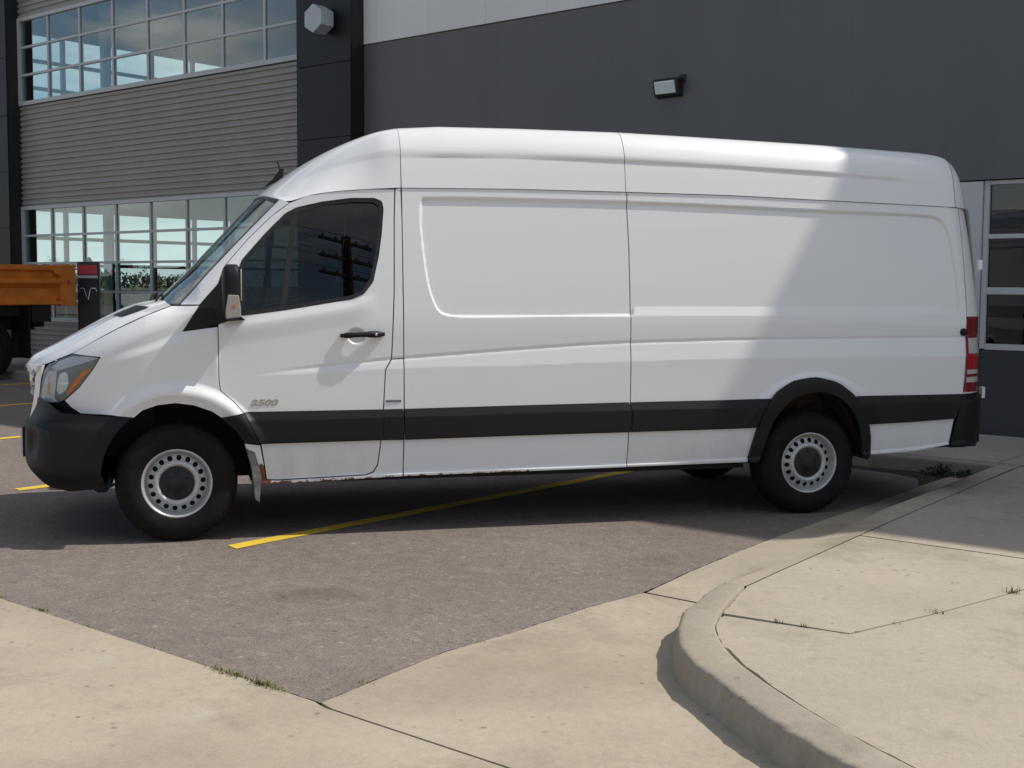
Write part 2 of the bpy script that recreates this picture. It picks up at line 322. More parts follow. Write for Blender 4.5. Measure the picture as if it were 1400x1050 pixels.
# ------------------------------------------------------------------ object helpers
def tag(o, label=None, cat=None, group=None, kind=None):
    if label: o['label'] = label
    if cat: o['category'] = cat
    if group: o['group'] = group
    if kind: o['kind'] = kind
    return o
def empty(name, loc=(0, 0, 0), rz=0.0, parent=None):
    o = bpy.data.objects.new(name, None); COL.objects.link(o)
    o.location = loc; o.rotation_euler = (0, 0, rz); o.empty_display_size = 0.2
    if parent: o.parent = parent
    return o
class MB:
    def __init__(s): s.v = []; s.f = []; s.sm = []
    def add(s, v, f, smooth=False):
        k = len(s.v); s.v += [tuple(p) for p in v]; s.f += [tuple(i+k for i in q) for q in f]; s.sm += [smooth]*len(f); return s
    def box(s, a, b, bev=0.0):
        x0, y0, z0 = a; x1, y1, z1 = b
        if bev <= 0:
            v = [(x, y, z) for z in (z0, z1) for y in (y0, y1) for x in (x0, x1)]
            return s.add(v, [(0, 2, 3, 1), (4, 5, 7, 6), (0, 1, 5, 4), (2, 6, 7, 3), (0, 4, 6, 2), (1, 3, 7, 5)])
        bm = bmesh.new(); bmesh.ops.create_cube(bm, size=1.0)
        for w in bm.verts:
            w.co = Vector((x0+(w.co.x+.5)*(x1-x0), y0+(w.co.y+.5)*(y1-y0), z0+(w.co.z+.5)*(z1-z0)))
        bmesh.ops.bevel(bm, geom=bm.edges[:], offset=bev, segments=2, affect='EDGES', profile=0.6)
        return s.bm(bm)
    def bm(s, bm, smooth=False):
        bm.verts.index_update(); s.add([w.co[:] for w in bm.verts], [[w.index for w in f.verts] for f in bm.faces], smooth); bm.free(); return s
    def prism(s, poly, axis, a, b, bev=0.0):
        """poly: 2d outline in the other two axes; extruded along axis from a to b"""
        def p3(p, t):
            return {0: (t, p[0], p[1]), 1: (p[0], t, p[1]), 2: (p[0], p[1], t)}[axis]
        n = len(poly); v = [p3(p, a) for p in poly]+[p3(p, b) for p in poly]
        f = [tuple(range(n)), tuple(range(2*n-1, n-1, -1))]+[(i, n+i, n+(i+1) % n, (i+1) % n) for i in range(n)]
        bm = bmesh.new(); vs_ = [bm.verts.new(p) for p in v]
        for q in f: bm.faces.new([vs_[i] for i in q])
        bmesh.ops.recalc_face_normals(bm, faces=bm.faces[:])
        if bev: bmesh.ops.bevel(bm, geom=bm.edges[:], offset=bev, segments=2, affect='EDGES', profile=0.6)
        return s.bm(bm)
    def tube(s, pts, r, n=8, cap=True):
        pts = [Vector(p) for p in pts]; rs = r if isinstance(r, (list, tuple)) else [r]*len(pts); v = []; f = []
        for i, p in enumerate(pts):
            d = (pts[min(i+1, len(pts)-1)]-pts[max(i-1, 0)]).normalized()
            a = d.orthogonal().normalized(); b = d.cross(a)
            if i and True:
                a = (pa-d*pa.dot(d)).normalized(); b = d.cross(a)
            pa = a
            v += [p+(a*math.cos(2*math.pi*k/n)+b*math.sin(2*math.pi*k/n))*rs[i] for k in range(n)]
        for i in range(len(pts)-1):
            f += [(i*n+k, i*n+(k+1) % n, (i+1)*n+(k+1) % n, (i+1)*n+k) for k in range(n)]
        s.add(v, f, True)
        if cap: s.add(v[:n], [tuple(range(n-1, -1, -1))]); s.add(v[-n:], [tuple(range(n))])
        return s
    def lathe(s, prof, n=48, ax=(0, 0, 0), smooth=True, close=False):
        """prof = (radius, y) pairs, spun about the y axis through ax"""
        v = []; f = []
        for r, y in prof:
            v += [(ax[0]+r*math.cos(2*math.pi*k/n), ax[1]+y, ax[2]+r*math.sin(2*math.pi*k/n)) for k in range(n)]
        m = len(prof)
        for i in range(m-1):
            f += [(i*n+k, (i+1)*n+k, (i+1)*n+(k+1) % n, i*n+(k+1) % n) for k in range(n)]
        return s.add(v, f, smooth)
    def grid(s, P, smooth=True, flip=False):
        """P: (m, n, 3) array"""
        m, n = P.shape[:2]
        f = [(i*n+j, i*n+j+1, (i+1)*n+j+1, (i+1)*n+j) for i in range(m-1) for j in range(n-1)]
        if flip: f = [q[::-1] for q in f]
        return s.add(P.reshape(-1, 3).tolist(), f, smooth)
    def mesh(s, name):
        me = bpy.data.meshes.new(name); me.from_pydata(s.v, [], s.f)
        me.polygons.foreach_set('use_smooth', s.sm); me.update(); return me
    def build(s, name, mat, parent=None, loc=None, rz=0.0):
        me = s.mesh(name); me.materials.append(MATS[mat]); return link(name, me, parent, loc, rz)
def link(name, me, parent=None, loc=None, rz=0.0):
    o = bpy.data.objects.new(name, me); COL.objects.link(o)
    if parent: o.parent = parent
    if loc: o.location = loc
    o.rotation_euler = (0, 0, rz)
    return o
def fix_normals(o):
    bm = bmesh.new(); bm.from_mesh(o.data); bmesh.ops.recalc_face_normals(bm, faces=bm.faces[:]); bm.to_mesh(o.data); bm.free(); return o

exec_order = []
# ================================================================== THE SETTING
def sheet(name, poly, z, mat, parent=None, kind=None):
    o = MB().add([(x, y, z) for x, y in poly], [tuple(range(len(poly)))]).build(name, mat, parent)
    return tag(o, kind=kind) if kind else o
def slab(poly, z1, mat, parent, th=0.10, bev=0.0012, name='slab'):
    return MB().prism(poly, 2, z1-th, z1, bev).build(name, mat, parent)

ground = sheet('ground', [(-900, -900), (900, -900), (900, 900), (-900, 900)], -0.06, 'meadow', kind='structure')
road = sheet('road', [(-300, -30), (300, -30), (300, -14.5), (-300, -14.5)], -0.02, 'asphalt', kind='structure')
AEDGE = [(2.90, -1.40), (2.85, -1.06), (2.80, -0.62), (2.825, -0.18), (2.82, 0.4), (2.86, 0.86), (2.79, 1.41), (2.73, 2.02), (2.68, 2.69), (2.64, 3.63), (2.63, 4.25), (2.57, 5.27), (2.55, 6.05)]
def rough_edge(P, amp):
    o_ = []
    for (xa, ya), (xb, yb) in zip(P[:-1], P[1:]):
        n = max(1, int(math.hypot(xb-xa, yb-ya)/.035))
        o_ += [(xa+(xb-xa)*i/n+rnd.uniform(-amp, amp), ya+(yb-ya)*i/n+rnd.uniform(-amp, amp)) for i in range(n)]
    return o_+[P[-1]]
lot = sheet('parking_lot', [(-240, -1.30)]+rough_edge([(-1.5, -1.390), (1.2, -1.400)]+AEDGE, .0055)+[(-18.4, 6.05), (-18.4, 160), (-240, 160)], 0.0, 'asphalt', kind='structure')
sheet('joint_dirt', [(-80, -1.55), (14, -1.55), (14, 9), (2.3, 9), (2.3, -1.3), (-80, -1.3)], -0.045, 'dirt', lot)
for k, (x, y0, y1) in enumerate([(0.345, 0.14, 6.0), (-2.60, 0.36, 6.0), (-5.72, 0.4, 6.0), (-9.0, 0.4, 6.0), (-12.1, 0.4, 6.0), (-15.2, 0.4, 6.0)]):
    pts = []
    n = 30
    for s in (-1, 1):
        e = [(x+s*(0.060+rnd.uniform(-.004, .004)), y0+(y1-y0)*i/n + (rnd.uniform(-.02, .02) if i in (0, n) else 0)) for i in range(n+1)]
        pts += e if s < 0 else e[::-1]
    sheet('painted_line', pts, 0.004, 'yellow_paint', lot)

pav = empty('pavement'); tag(pav, kind='structure')
slab([(-80, -9.0), (.997, -9.0), (.997, -1.409), (-80, -1.388)], 0.006, 'concrete', pav)
slab([(1.0, -9.0), (14, -9.0), (14, -1.475), (2.96, -1.436), (2.88, -1.414), (2.0, -1.411), (1.0, -1.409)], 0.006, 'concrete', pav)
slab([(2.91, -1.405), (2.99, -1.425), (14, -1.46), (14, 0.845), (2.875, 0.845), (2.835, 0.4), (2.84, -0.18), (2.815, -0.62), (2.865, -1.06)], 0.006, 'concrete', pav)
# gutter pan that rolls up into a low kerb beyond the curved nose
def smooth(t):
    t = min(1, max(0, t)); return t*t*(3-2*t)
X3 = ([0.86, 1.41, 1.92, 2.67, 3.47, 4.59, 6.1], [3.465, 3.42, 3.385, 3.325, 3.27, 3.20, 3.10])
X0 = ([0.86, 1.41, 2.02, 2.69, 3.63, 4.25, 5.27, 6.1], [2.885, 2.805, 2.745, 2.695, 2.655, 2.645, 2.585, 2.565])
rows = []
YS = list(np.linspace(0.862, 6.03, 60))
for y in YS:
    x0 = np.interp(y, *X0); x3 = np.interp(y, *X3)
    a = smooth((y-0.86)/0.75); b = smooth((y-2.3)/1.2)
    us = np.linspace(0, 1, 22); r = []
    for u in us:
        x = x0+(x3-x0)*u
        nose = 0.13*smooth((u-0.55)/0.28)                      # kerb foot beside the nose
        ramp_z = 0.13*u**1.15
        kerb = 0.13*smooth((u-0.42)/0.30)
        z = nose*(1-a)+a*(ramp_z*(1-b)+kerb*b)
        r.append((x, y, 0.006+z*0.98))
    rows.append(r)
gp = MB().grid(np.array(rows), True, flip=True).build('gutter', 'concrete', pav)
# the curved kerb nose
inner = [(3.465, .85), (3.54, .59), (3.64, .31), (3.73, .11), (3.89, -.10), (4.08, -.29), (4.32, -.47), (4.55, -.62), (4.77, -.75), (5.0, -.87), (5.6, -1.13), (6.6, -1.42), (9.0, -1.75), (13, -2.0)]
outer = [(3.355, .85), (3.40, .55), (3.49, .25), (3.60, .03), (3.75, -.21), (3.95, -.40), (4.20, -.59), (4.44, -.76), (4.68, -.89), (4.92, -1.01), (5.53, -1.28), (6.55, -1.58), (8.97, -1.92), (13, -2.18)]
foot = [(3.20, .85), (3.27, .52), (3.39, .20), (3.50, -.03), (3.66, -.29), (3.87, -.49), (4.13, -.69), (4.38, -.86), (4.62, -1.00), (4.87, -1.12), (5.50, -1.39), (6.53, -1.69), (8.95, -2.03), (13, -2.3)]
def dens(P, n):
    P = np.array(P); d = np.r_[0, np.cumsum(np.hypot(*np.diff(P, axis=0).T))]
    t = np.linspace(0, d[-1], n)
    # catmull-rom like smoothing
    Q = np.stack([np.interp(t, d, P[:, i]) for i in (0, 1)], 1)
    for _ in range(6 if n < 300 else 40):
        Q[1:-1] = 0.25*Q[:-2]+0.5*Q[1:-1]+0.25*Q[2:]
    return Q
NK = 640
NI, NO = dens(inner, NK), dens(outer, NK)
_rk = np.random.default_rng(11)
def walk_noise(n, k):
    a = _rk.normal(size=n+2*k); w_ = np.hanning(2*k+1); w_ /= np.sqrt((w_**2).sum()); return np.convolve(a, w_, 'valid')[:n]
WN = [walk_noise(NK, k) for k in (2, 2, 3, 4, 12, 12)]
_dir = NO-NI; _dir /= np.hypot(*_dir.T)[:, None]
NF = NO+_dir*.030
rows = []
hh = 0.138
for i in range(NK):
    a, b, c = NI[i], NO[i], NF[i]
    w1 = .0028*WN[0][i]+.004*WN[4][i]
    w2 = .0016*WN[1][i]+.003*WN[5][i]
    c = c+_dir[i]*w2; b = b+_dir[i]*w2
    sec = [(c+(c-b)*.3, -0.02), (c, 0.004), (c*.72+b*.28, hh*.30), (c*.42+b*.58, hh*.62), (c*.15+b*.85, hh*.86), (b+_dir[i]*.0018*WN[2][i], hh*.93+w1*.5), (b*.94+a*.06+_dir[i]*.002*WN[3][i], hh*.975+w1*.5), (b*.86+a*.14, hh*.995+w1*.5), (b*.5+a*.5, hh*1.01+.001*WN[4][i]), (a*.9+b*.1, hh*1.015), (a*.985+b*.015, hh*.99), (a, hh*.7), (a, 0.0)]
    rows.append([(p[0], p[1], z) for p, z in sec])
MB().grid(np.array(rows), True, flip=False).build('kerb', 'kerb_concrete', pav)
MB().add([rows[0][k] for k in range(len(rows[0]))], [tuple(range(len(rows[0])))]).build('kerb_end', 'kerb_concrete', pav)
ZW = 0.130
off = 0.012
inn = [(p[0]-_dir[i][0]*((.022 if NI[i][1] < -.12 and NI[i][1] > -1.6 else .009)+.004*math.sin(i*.09)+.0025*WN[2][i]), p[1]-_dir[i][1]*((.022 if NI[i][1] < -.12 and NI[i][1] > -1.6 else .009)+.004*math.sin(i*.09)+.0025*WN[2][i])) for i, p in enumerate(NI)]
def seg_in(y0, y1):
    return [p for p in inn if y1 <= p[1] <= y0]
def x3(y): return float(np.interp(y, *X3))+0.0006
diag = [(4.12, -.05), (4.21, .41), (4.38, 1.05), (4.52, 1.72), (4.72, 2.45)]
sheet('joint_filler', [(3.45, .60), (4.0, -.05), (4.4, -.3), (13, -1.2), (13, 8.2), (2.9, 8.2), (3.12, 6.1), (3.3, 3.3), (3.47, 1.0)], .100, 'joint_sand', pav)
# slab between kerb and diagonal joint
slab([(x3(2.44), 2.44), (x3(2.0), 2.0), (x3(1.4), 1.4), (x3(.87), .87)]+seg_in(.84, .335)+[(4.209, .421), (4.377, 1.05), (4.517, 1.72), (4.717, 2.44)], ZW, 'walk_concrete', pav)
lowpoly = [p for p in inn if p[1] < .30][::2]
slab([(3.66, .322)]+lowpoly+[(13, 2.44), (4.724, 2.44), (4.524, 1.72), (4.384, 1.05), (4.216, .413)], ZW-0.002, 'walk_concrete', pav)
slab([(x3(4.37), 4.37), (x3(3.4), 3.4), (x3(2.46), 2.46), (13, 2.475), (13, 4.385)], ZW, 'walk_concrete', pav)
slab([(3.115, 6.10), (x3(5.2), 5.2), (x3(4.39), 4.39), (13, 4.405), (13, 6.10)], ZW-0.001, 'walk_concrete', pav)
slab([(2.9, 6.225), (13, 6.225), (13, 8.215), (2.9, 8.215)], ZW, 'walk_concrete', pav)
xs = [2.89, 0.9, -1.1, -3.1, -5.1, -7.1, -9.1, -11.1, -13.1, -15.1, -17.1, -18.4]
for a, b in zip(xs[1:], xs[:-1]):
    slab([(a+.005, 6.225), (b-.005, 6.225), (b-.005, 8.215), (a+.005, 8.215)], ZW, 'walk_concrete', pav)
    slab([(a+.004, 6.06), (b-.004+(0.2 if b > 2 else 0), 6.06), (b-.004+(0.2 if b > 2 else 0), 6.215), (a+.004, 6.215)], ZW-.001, 'kerb_concrete', pav, th=0.19, bev=0.02, name='kerb')

# ================================================================== THE BUILDING
YW = 8.22
HR, HL = 10.85, 9.6
bld = empty('commercial_building', (0, YW, 0))
tag(bld, 'dark grey metal panel building with glazed bay, black pilasters and white upper panels', 'building')
def bpart(mb, name, mat, parent=None, **kw):
    o = mb.build(name, mat, parent or bld)
    if (parent or bld) is bld:
        o.matrix_parent_inverse = Matrix.Translation((0, -YW, 0))
    return o
def bbox(name, mat, a, b, bev=0.0, parent=None):
    return bpart(MB().box(a, b, bev), name, mat, parent)
DX0, DX1 = 1.98, 5.86          # glazed overhead door
JX = 1.58                      # left edge of its white jamb
# structural wall behind the panels
wm = MB()
wm.box((-7.1, YW+.11, 0.0), (JX, YW+.35, HR-.1)); wm.box((JX, YW+.11, 2.70), (DX1+.2, YW+.35, HR-.1)); wm.box((DX1+.2, YW+.11, 0), (14, YW+.35, HR-.1))
wm.box((13.8, YW+.35, 0), (14, 28, HR-.1)); wm.box((-7.1, 27.8, 0), (14, 28, HR-.1))
bpart(wm, 'wall', 'interior')
bbox('roof', 'wall_white', (-7.0, YW+.02, HR-.1), (14, 28, HR))
pw_ = 1.04
x = -7.0
first = True
k = 0
while x < 14:
    w_ = 0.26 if first else pw_
    first = False
    x1 = min(x+w_, 14)
    if x1 <= JX+.001 or x >= DX1+.2:
        segs = [(x, x1, .06, 5.06)]
    else:
        segs = []
        if x < JX: segs.append((x, JX-.002, .06, 5.06))
        a, b = max(x, JX), min(x1, DX1+.2)
        if b > a: segs.append((a, b, 2.70, 5.06))
        if x1 > DX1+.2: segs.append((DX1+.202, x1, .06, 5.06))
    for a, b, z0, z1 in segs:
        bbox('wall_panel', 'wall_grey', (a+.0004, YW, z0), (b-.0004, YW+.1, z1))
    for z0, z1 in ((5.075, 8.0), (8.01, HR-.11)):
        bbox('white_panel', 'wall_white', (x+.0015, YW-.012, z0), (x1-.0015, YW+.1, z1), .004)
    x = x1; k += 1
bbox('coping', 'aluminium', (-7.0, YW-.05, HR-.10), (14, YW+.4, HR+.03), .01)
# glazed overhead door at the right
dr = bbox('overhead_door', 'frame_white', (DX0, YW+.045, 1.0), (DX0+.05, YW+.12, 2.69))
def dsub(name, mat, a, b, bev=0.0):
    o = MB().box(a, b, bev).build(name, mat, dr); o.matrix_parent_inverse = Matrix.Translation((0, -YW, 0)) @ Matrix.Identity(4); return o
dr['label'] = 'white framed overhead door with dark glass panes'
def subpart(mb, name, mat, par):
    o = mb.build(name, mat, par); o.matrix_parent_inverse = Matrix.Identity(4); return o
ncol = 4; cw = (DX1-DX0-.05)/ncol
for c in range(ncol):
    xa = DX0+.05+c*cw; xb = xa+cw-(0.05 if c < ncol-1 else .05)
    subpart(MB().box((xb, YW+.046, 1.0), (xb+.05, YW+.12, 2.69)), 'stile', 'frame_white', dr)
    for z0, z1 in ((1.05, 1.55), (1.62, 2.11), (2.155, 2.65)):
        subpart(MB().box((xa, YW+.085, z0), (xb, YW+.093, z1)), 'pane', 'door_glass', dr)
    for z0, z1 in ((.99, 1.05), (1.55, 1.62), (2.11, 2.155), (2.65, 2.69)):
        subpart(MB().box((xa, YW+.05, z0), (xb, YW+.12, z1), .004), 'rail', 'frame_white', dr)
subpart(MB().box((DX0, YW+.05, .10), (DX1, YW+.11, .985), .004), 'lower_panel', 'door_panel', dr)
bbox('door_jamb', 'frame_white', (JX, YW+.01, .06), (DX0-.008, YW+.13, 2.685), .004)
bbox('door_jamb', 'frame_white', (DX1+.01, YW+.01, .06), (DX1+.195, YW+.13, 2.685), .004)
bbox('floor', 'interior', (-17.5, YW+.36, 0.02), (13.8, 27.8, 0.06))
# ---- left bay: pilasters
PY = 7.955
for nm, a, b in (('pilaster', -8.18, -7.005), ('pilaster', -18.0, -16.68)):
    core = bbox(nm, 'pilaster_side', (a+.02, PY+.03, .06), (b-.004, YW+.30, HL+.1))
    z = -.67+.1
    zs = []
    z = 0.06
    stops = [.06, .39, 1.52, 2.65, 3.75, 4.82, 5.92, 7.02, 8.12, 9.22, HL+.12]
    for z0, z1 in zip(stops[:-1], stops[1:]):
        subpart(MB().box((a, PY, z0+.004), (b, PY+.03, z1-.004), .003), 'panel', 'pilaster_black', core)
        subpart(MB().box((b-.004, PY+.032, z0+.002), (b, YW+.0, z1-.002)), 'side_panel', 'pilaster_side', core)
WX0, WX1 = -16.68, -8.18
def siding(z0, z1, x0=WX0, x1=WX1, par=None):
    pitch = 0.1016; pts = []; z = z0
    while z < z1-1e-6:
        for dz, dy in ((0, 0.028), (.030, 0.028), (.042, 0.0), (.088, 0.0), (.1, 0.028)):
            if z+dz <= z1: pts.append((dy, z+dz))
        z += pitch
    m = MB(); n = len(pts)
    m.add([(x0, YW+p[0], p[1]) for p in pts]+[(x1, YW+p[0], p[1]) for p in pts], [(i, n+i, n+i+1, i+1) for i in range(n-1)])
    return bpart(m, 'siding', 'siding_grey')
siding(.06, .86); siding(3.08, 5.02); siding(6.66, HL)
bm_ = MB()
bm_.box((WX0, YW+.06, .0), (WX1, YW+.30, .86)); bm_.box((WX0, YW+.06, 3.08), (WX1, YW+.30, 5.02)); bm_.box((WX0, YW+.06, 6.66), (WX1, YW+.3, HL))
bpart(bm_, 'spandrel', 'interior')
def window_wall(z0, rows_, rh, x0=WX0+.06, cols=8):
    wv = 8.40/cols*1.0
    W0, W1 = WX0+.01, WX1+.01
    z1 = z0+rows_*rh
    fr = MB()
    fr.box((W0, YW-.03, z0-.05), (W1, YW+.10, z0+.025)); fr.box((W0, YW-.03, z1-.03), (W1, YW+.10, z1+.035))
    fr.box((W0, YW-.03, z0+.025), (W0+.08, YW+.10, z1-.03))
    win = bpart(fr, 'window', 'aluminium')
    xs_ = [W0+.04]+[-15.60, -14.51, -13.44, -12.38, -11.33, -10.30, -9.24, -8.17]
    for i, xm in enumerate(xs_[1:-1]):
        subpart(MB().box((xm-.026, YW-.008, z0+.026), (xm+.026, YW+.06, z1-.031)), 'mullion', 'aluminium', win)
    for i in range(len(xs_)-1):
        a, b = xs_[i]+.026, xs_[i+1]-.026
        if i == 0: a = W0+.081
        for r_ in range(rows_):
            za, zb = z0+r_*rh, z0+(r_+1)*rh
            if r_: subpart(MB().box((a, YW-.006, za-.021), (b, YW+.06, za+.021)), 'transom', 'aluminium', win)
            subpart(MB().box((a, YW+.012, za+.02), (b, YW+.020, zb-.02)), 'pane', 'facade_glass', win)
    return win
window_wall(.915, 4, .5325); window_wall(5.07, 3, .527)
# gable wall with the same window rows, seen through the glass
GX = -17.62
gm = MB()
for z0, z1 in ((0, .86), (3.08, 5.02), (6.66, HL)):
    gm.box((GX-.15, YW+.3, z0), (GX+.10, 20.5, z1))
gm.box((GX-.15, 20.5, 0), (GX+.1, 21.0, HL))
bpart(gm, 'gable_wall', 'interior')
for z0, rows_, rh in ((.86, 4, .555), (5.02, 3, .547)):
    z1 = z0+rows_*rh
    gw = MB()
    gw.box((GX-.05, YW+.3, z0), (GX+.05, YW+.45, z1))
    g = bpart(gw, 'gable_window', 'steel_blue')
    y = YW+.45; ny = 11; cwid = (20.5-y)/ny
    for c in range(ny):
        subpart(MB().box((GX-.05, y+(c+1)*cwid-.07, z0), (GX+.05, y+(c+1)*cwid, z1)), 'mullion', 'steel_blue', g)
        for r_ in range(1, rows_):
            subpart(MB().box((GX-.045, y+c*cwid, z0+r_*rh-.035), (GX+.045, y+(c+1)*cwid-.07, z0+r_*rh+.035)), 'transom', 'fixture_black' if z0 < 3 else 'steel_blue', g)
bbox('bay_roof', 'interior', (GX-.3, YW+.05, HL-.25), (-7.11, 21, HL))
bbox('bay_back_wall', 'interior', (GX, 20.6, 0), (-7.11, 20.9, HL-.25))
bbox('bay_side_wall', 'interior', (-7.4, YW+.32, 0), (-7.12, 20.6, HL-.25))
bbox('bay_coping', 'aluminium', (GX-.35, YW-.02, HL), (-8.2, YW+.35, HL+.06), .01)
# steel column inside the bay
bpart(MB().tube([(-15.28, 9.2, .06), (-15.28, 9.2, HL-.25)], .075, 14), 'steel_column', 'aluminium')
# hexagonal wall lantern on the pilaster
hx = empty('hexagonal_wall_light', (-7.47, PY, 5.42)); tag(hx, 'grey hexagonal box light mounted on the black pilaster', 'wall light')
hexo = [(.205*math.sin(i*math.pi/3), .205*math.cos(i*math.pi/3)) for i in range(6)]
MB().prism(hexo, 1, -.30, -.06, .004).build('body', 'hex_grey', hx)
MB().prism([(.8*a, .8*b) for a, b in hexo], 1, -.06, 0.0).build('mount', 'fixture_black', hx)
# wall pack lamp
wl = empty('wall_lamp', (-1.745, YW, 3.955)); wl.scale = (.88, .85, .86); tag(wl, 'black wall pack lamp with pale glass front on the dark grey wall', 'wall lamp')
MB().prism([(0.0, .13), (-.10, .125), (-.155, .085), (-.10, -.105), (0, -.13)], 0, -.20, .20, .008).build('housing', 'fixture_black', wl)
MB().prism([(-.107, .110), (-.158, .080), (-.172, .060), (-.125, -.085), (-.10, -.085)], 0, -.165, .150, .004).build('lens', 'fixture_lens', wl)
MB().box((.15, -.02, .06), (.24, 0, .17), .006).build('sensor', 'fixture_black', wl)
# ================================================================== THE VAN
# van frame: x to the rear (front axle at 0), y away from the camera (near side about 0, far side 2), z up
van = empty('panel_van', (0, 0, 0), VA)
tag(van, 'long white high roof cargo van with black side mouldings parked across the bays', 'van')
def L(tab, x): return np.interp(x, [t[0] for t in tab], [t[1] for t in tab])
def sm(t):
    t = np.clip(t, 0, 1); return t*t*(3-2*t)
_z = np.linspace(0, 3, 601)
_y = np.interp(_z, [.2, .34, .38, .5, .6, .8, 1.1, 1.3, 1.4, 1.6, 1.8, 2.0, 2.18, 2.3], [.075, .045, .038, .022, .016, .016, .016, .012, .014, .026, .042, .06, .078, .09])
_k = np.exp(-0.5*(np.arange(-20, 21)/7.0)**2); _k /= _k.sum()
_ys = np.convolve(np.pad(_y, 20, mode='edge'), _k, 'valid')
ZT = [(.35, 1.022), (.48, 1.035), (.89, 1.076), (1.33, 1.119), (1.64, 1.14), (2.13, 1.174), (2.63, 1.205), (2.94, 1.218), (3.69, 1.234), (4.53, 1.24), (5.54, 1.246)]
ZB = [(.35, 1.021), (.48, 1.027), (.89, 1.044), (1.33, 1.067), (1.64, 1.073), (2.13, 1.078), (2.63, 1.093), (2.94, 1.10), (3.69, 1.113), (5.54, 1.114)]
ZSILL = [(.4, .342), (1.41, .366), (2.95, .377), (3.83, .387), (4.79, .408), (5.16, .425), (5.46, .461)]
ZHOOD = [(-1.1, .95), (-.80, 1.10), (-.64, 1.175), (-.51, 1.25), (-.34, 1.342), (-.17, 1.43), (-.02, 1.485), (.3, 1.6)]
REC = np.array([(1.56, 2.171), (1.535, 2.16), (1.522, 2.13), (1.52, 2.09), (1.53, 1.927), (1.56, 1.646), (1.59, 1.53), (1.63, 1.436), (1.69, 1.40), (1.83, 1.391), (2.95, 1.404), (5.47, 1.406), (5.495, 1.43), (5.49, 1.574), (5.46, 1.785), (5.42, 1.995), (5.385, 2.075), (5.34, 2.115), (5.24, 2.139), (4.54, 2.146), (3.7, 2.165), (2.96, 2.177), (2.14, 2.176)])
def _chk(P, it):
    for _ in range(it):
        Q = np.roll(P, -1, 0); P = np.stack([P*.75+Q*.25, P*.25+Q*.75], 1).reshape(-1, 2)
    return P
REC = _chk(REC, 2)
def poly_sdf(P, x, z):
    """signed distance, positive inside"""
    A = P; B = np.roll(P, -1, 0); d2 = np.full(x.shape, 1e9); ins = np.zeros(x.shape, bool)
    for (ax, az), (bx, bz) in zip(A, B):
        ex, ez = bx-ax, bz-az
        t = np.clip(((x-ax)*ex+(z-az)*ez)/(ex*ex+ez*ez+1e-12), 0, 1)
        d2 = np.minimum(d2, (x-ax-t*ex)**2+(z-az-t*ez)**2)
        c = ((az > z) != (bz > z))
        with np.errstate(divide='ignore', invalid='ignore'):
            ins ^= c & (x < (bx-ax)*(z-az)/(bz-az if bz != az else 1e-12)+ax)
    d = np.sqrt(d2)
    return np.where(ins, d, -d)
A0 = np.array([.037, 1.476]); A1 = np.array([.641, 2.134]); AD = (A1-A0)/np.hypot(*(A1-A0)); AN = np.array([AD[1], -AD[0]])
HANDLE = (1.11, 1.275)
def rake(z): return np.interp(z, [0, .84, 1.4, 1.95, 2.2, 2.42, 2.6], [0, 0, .0, .07, .112, .15, .20])
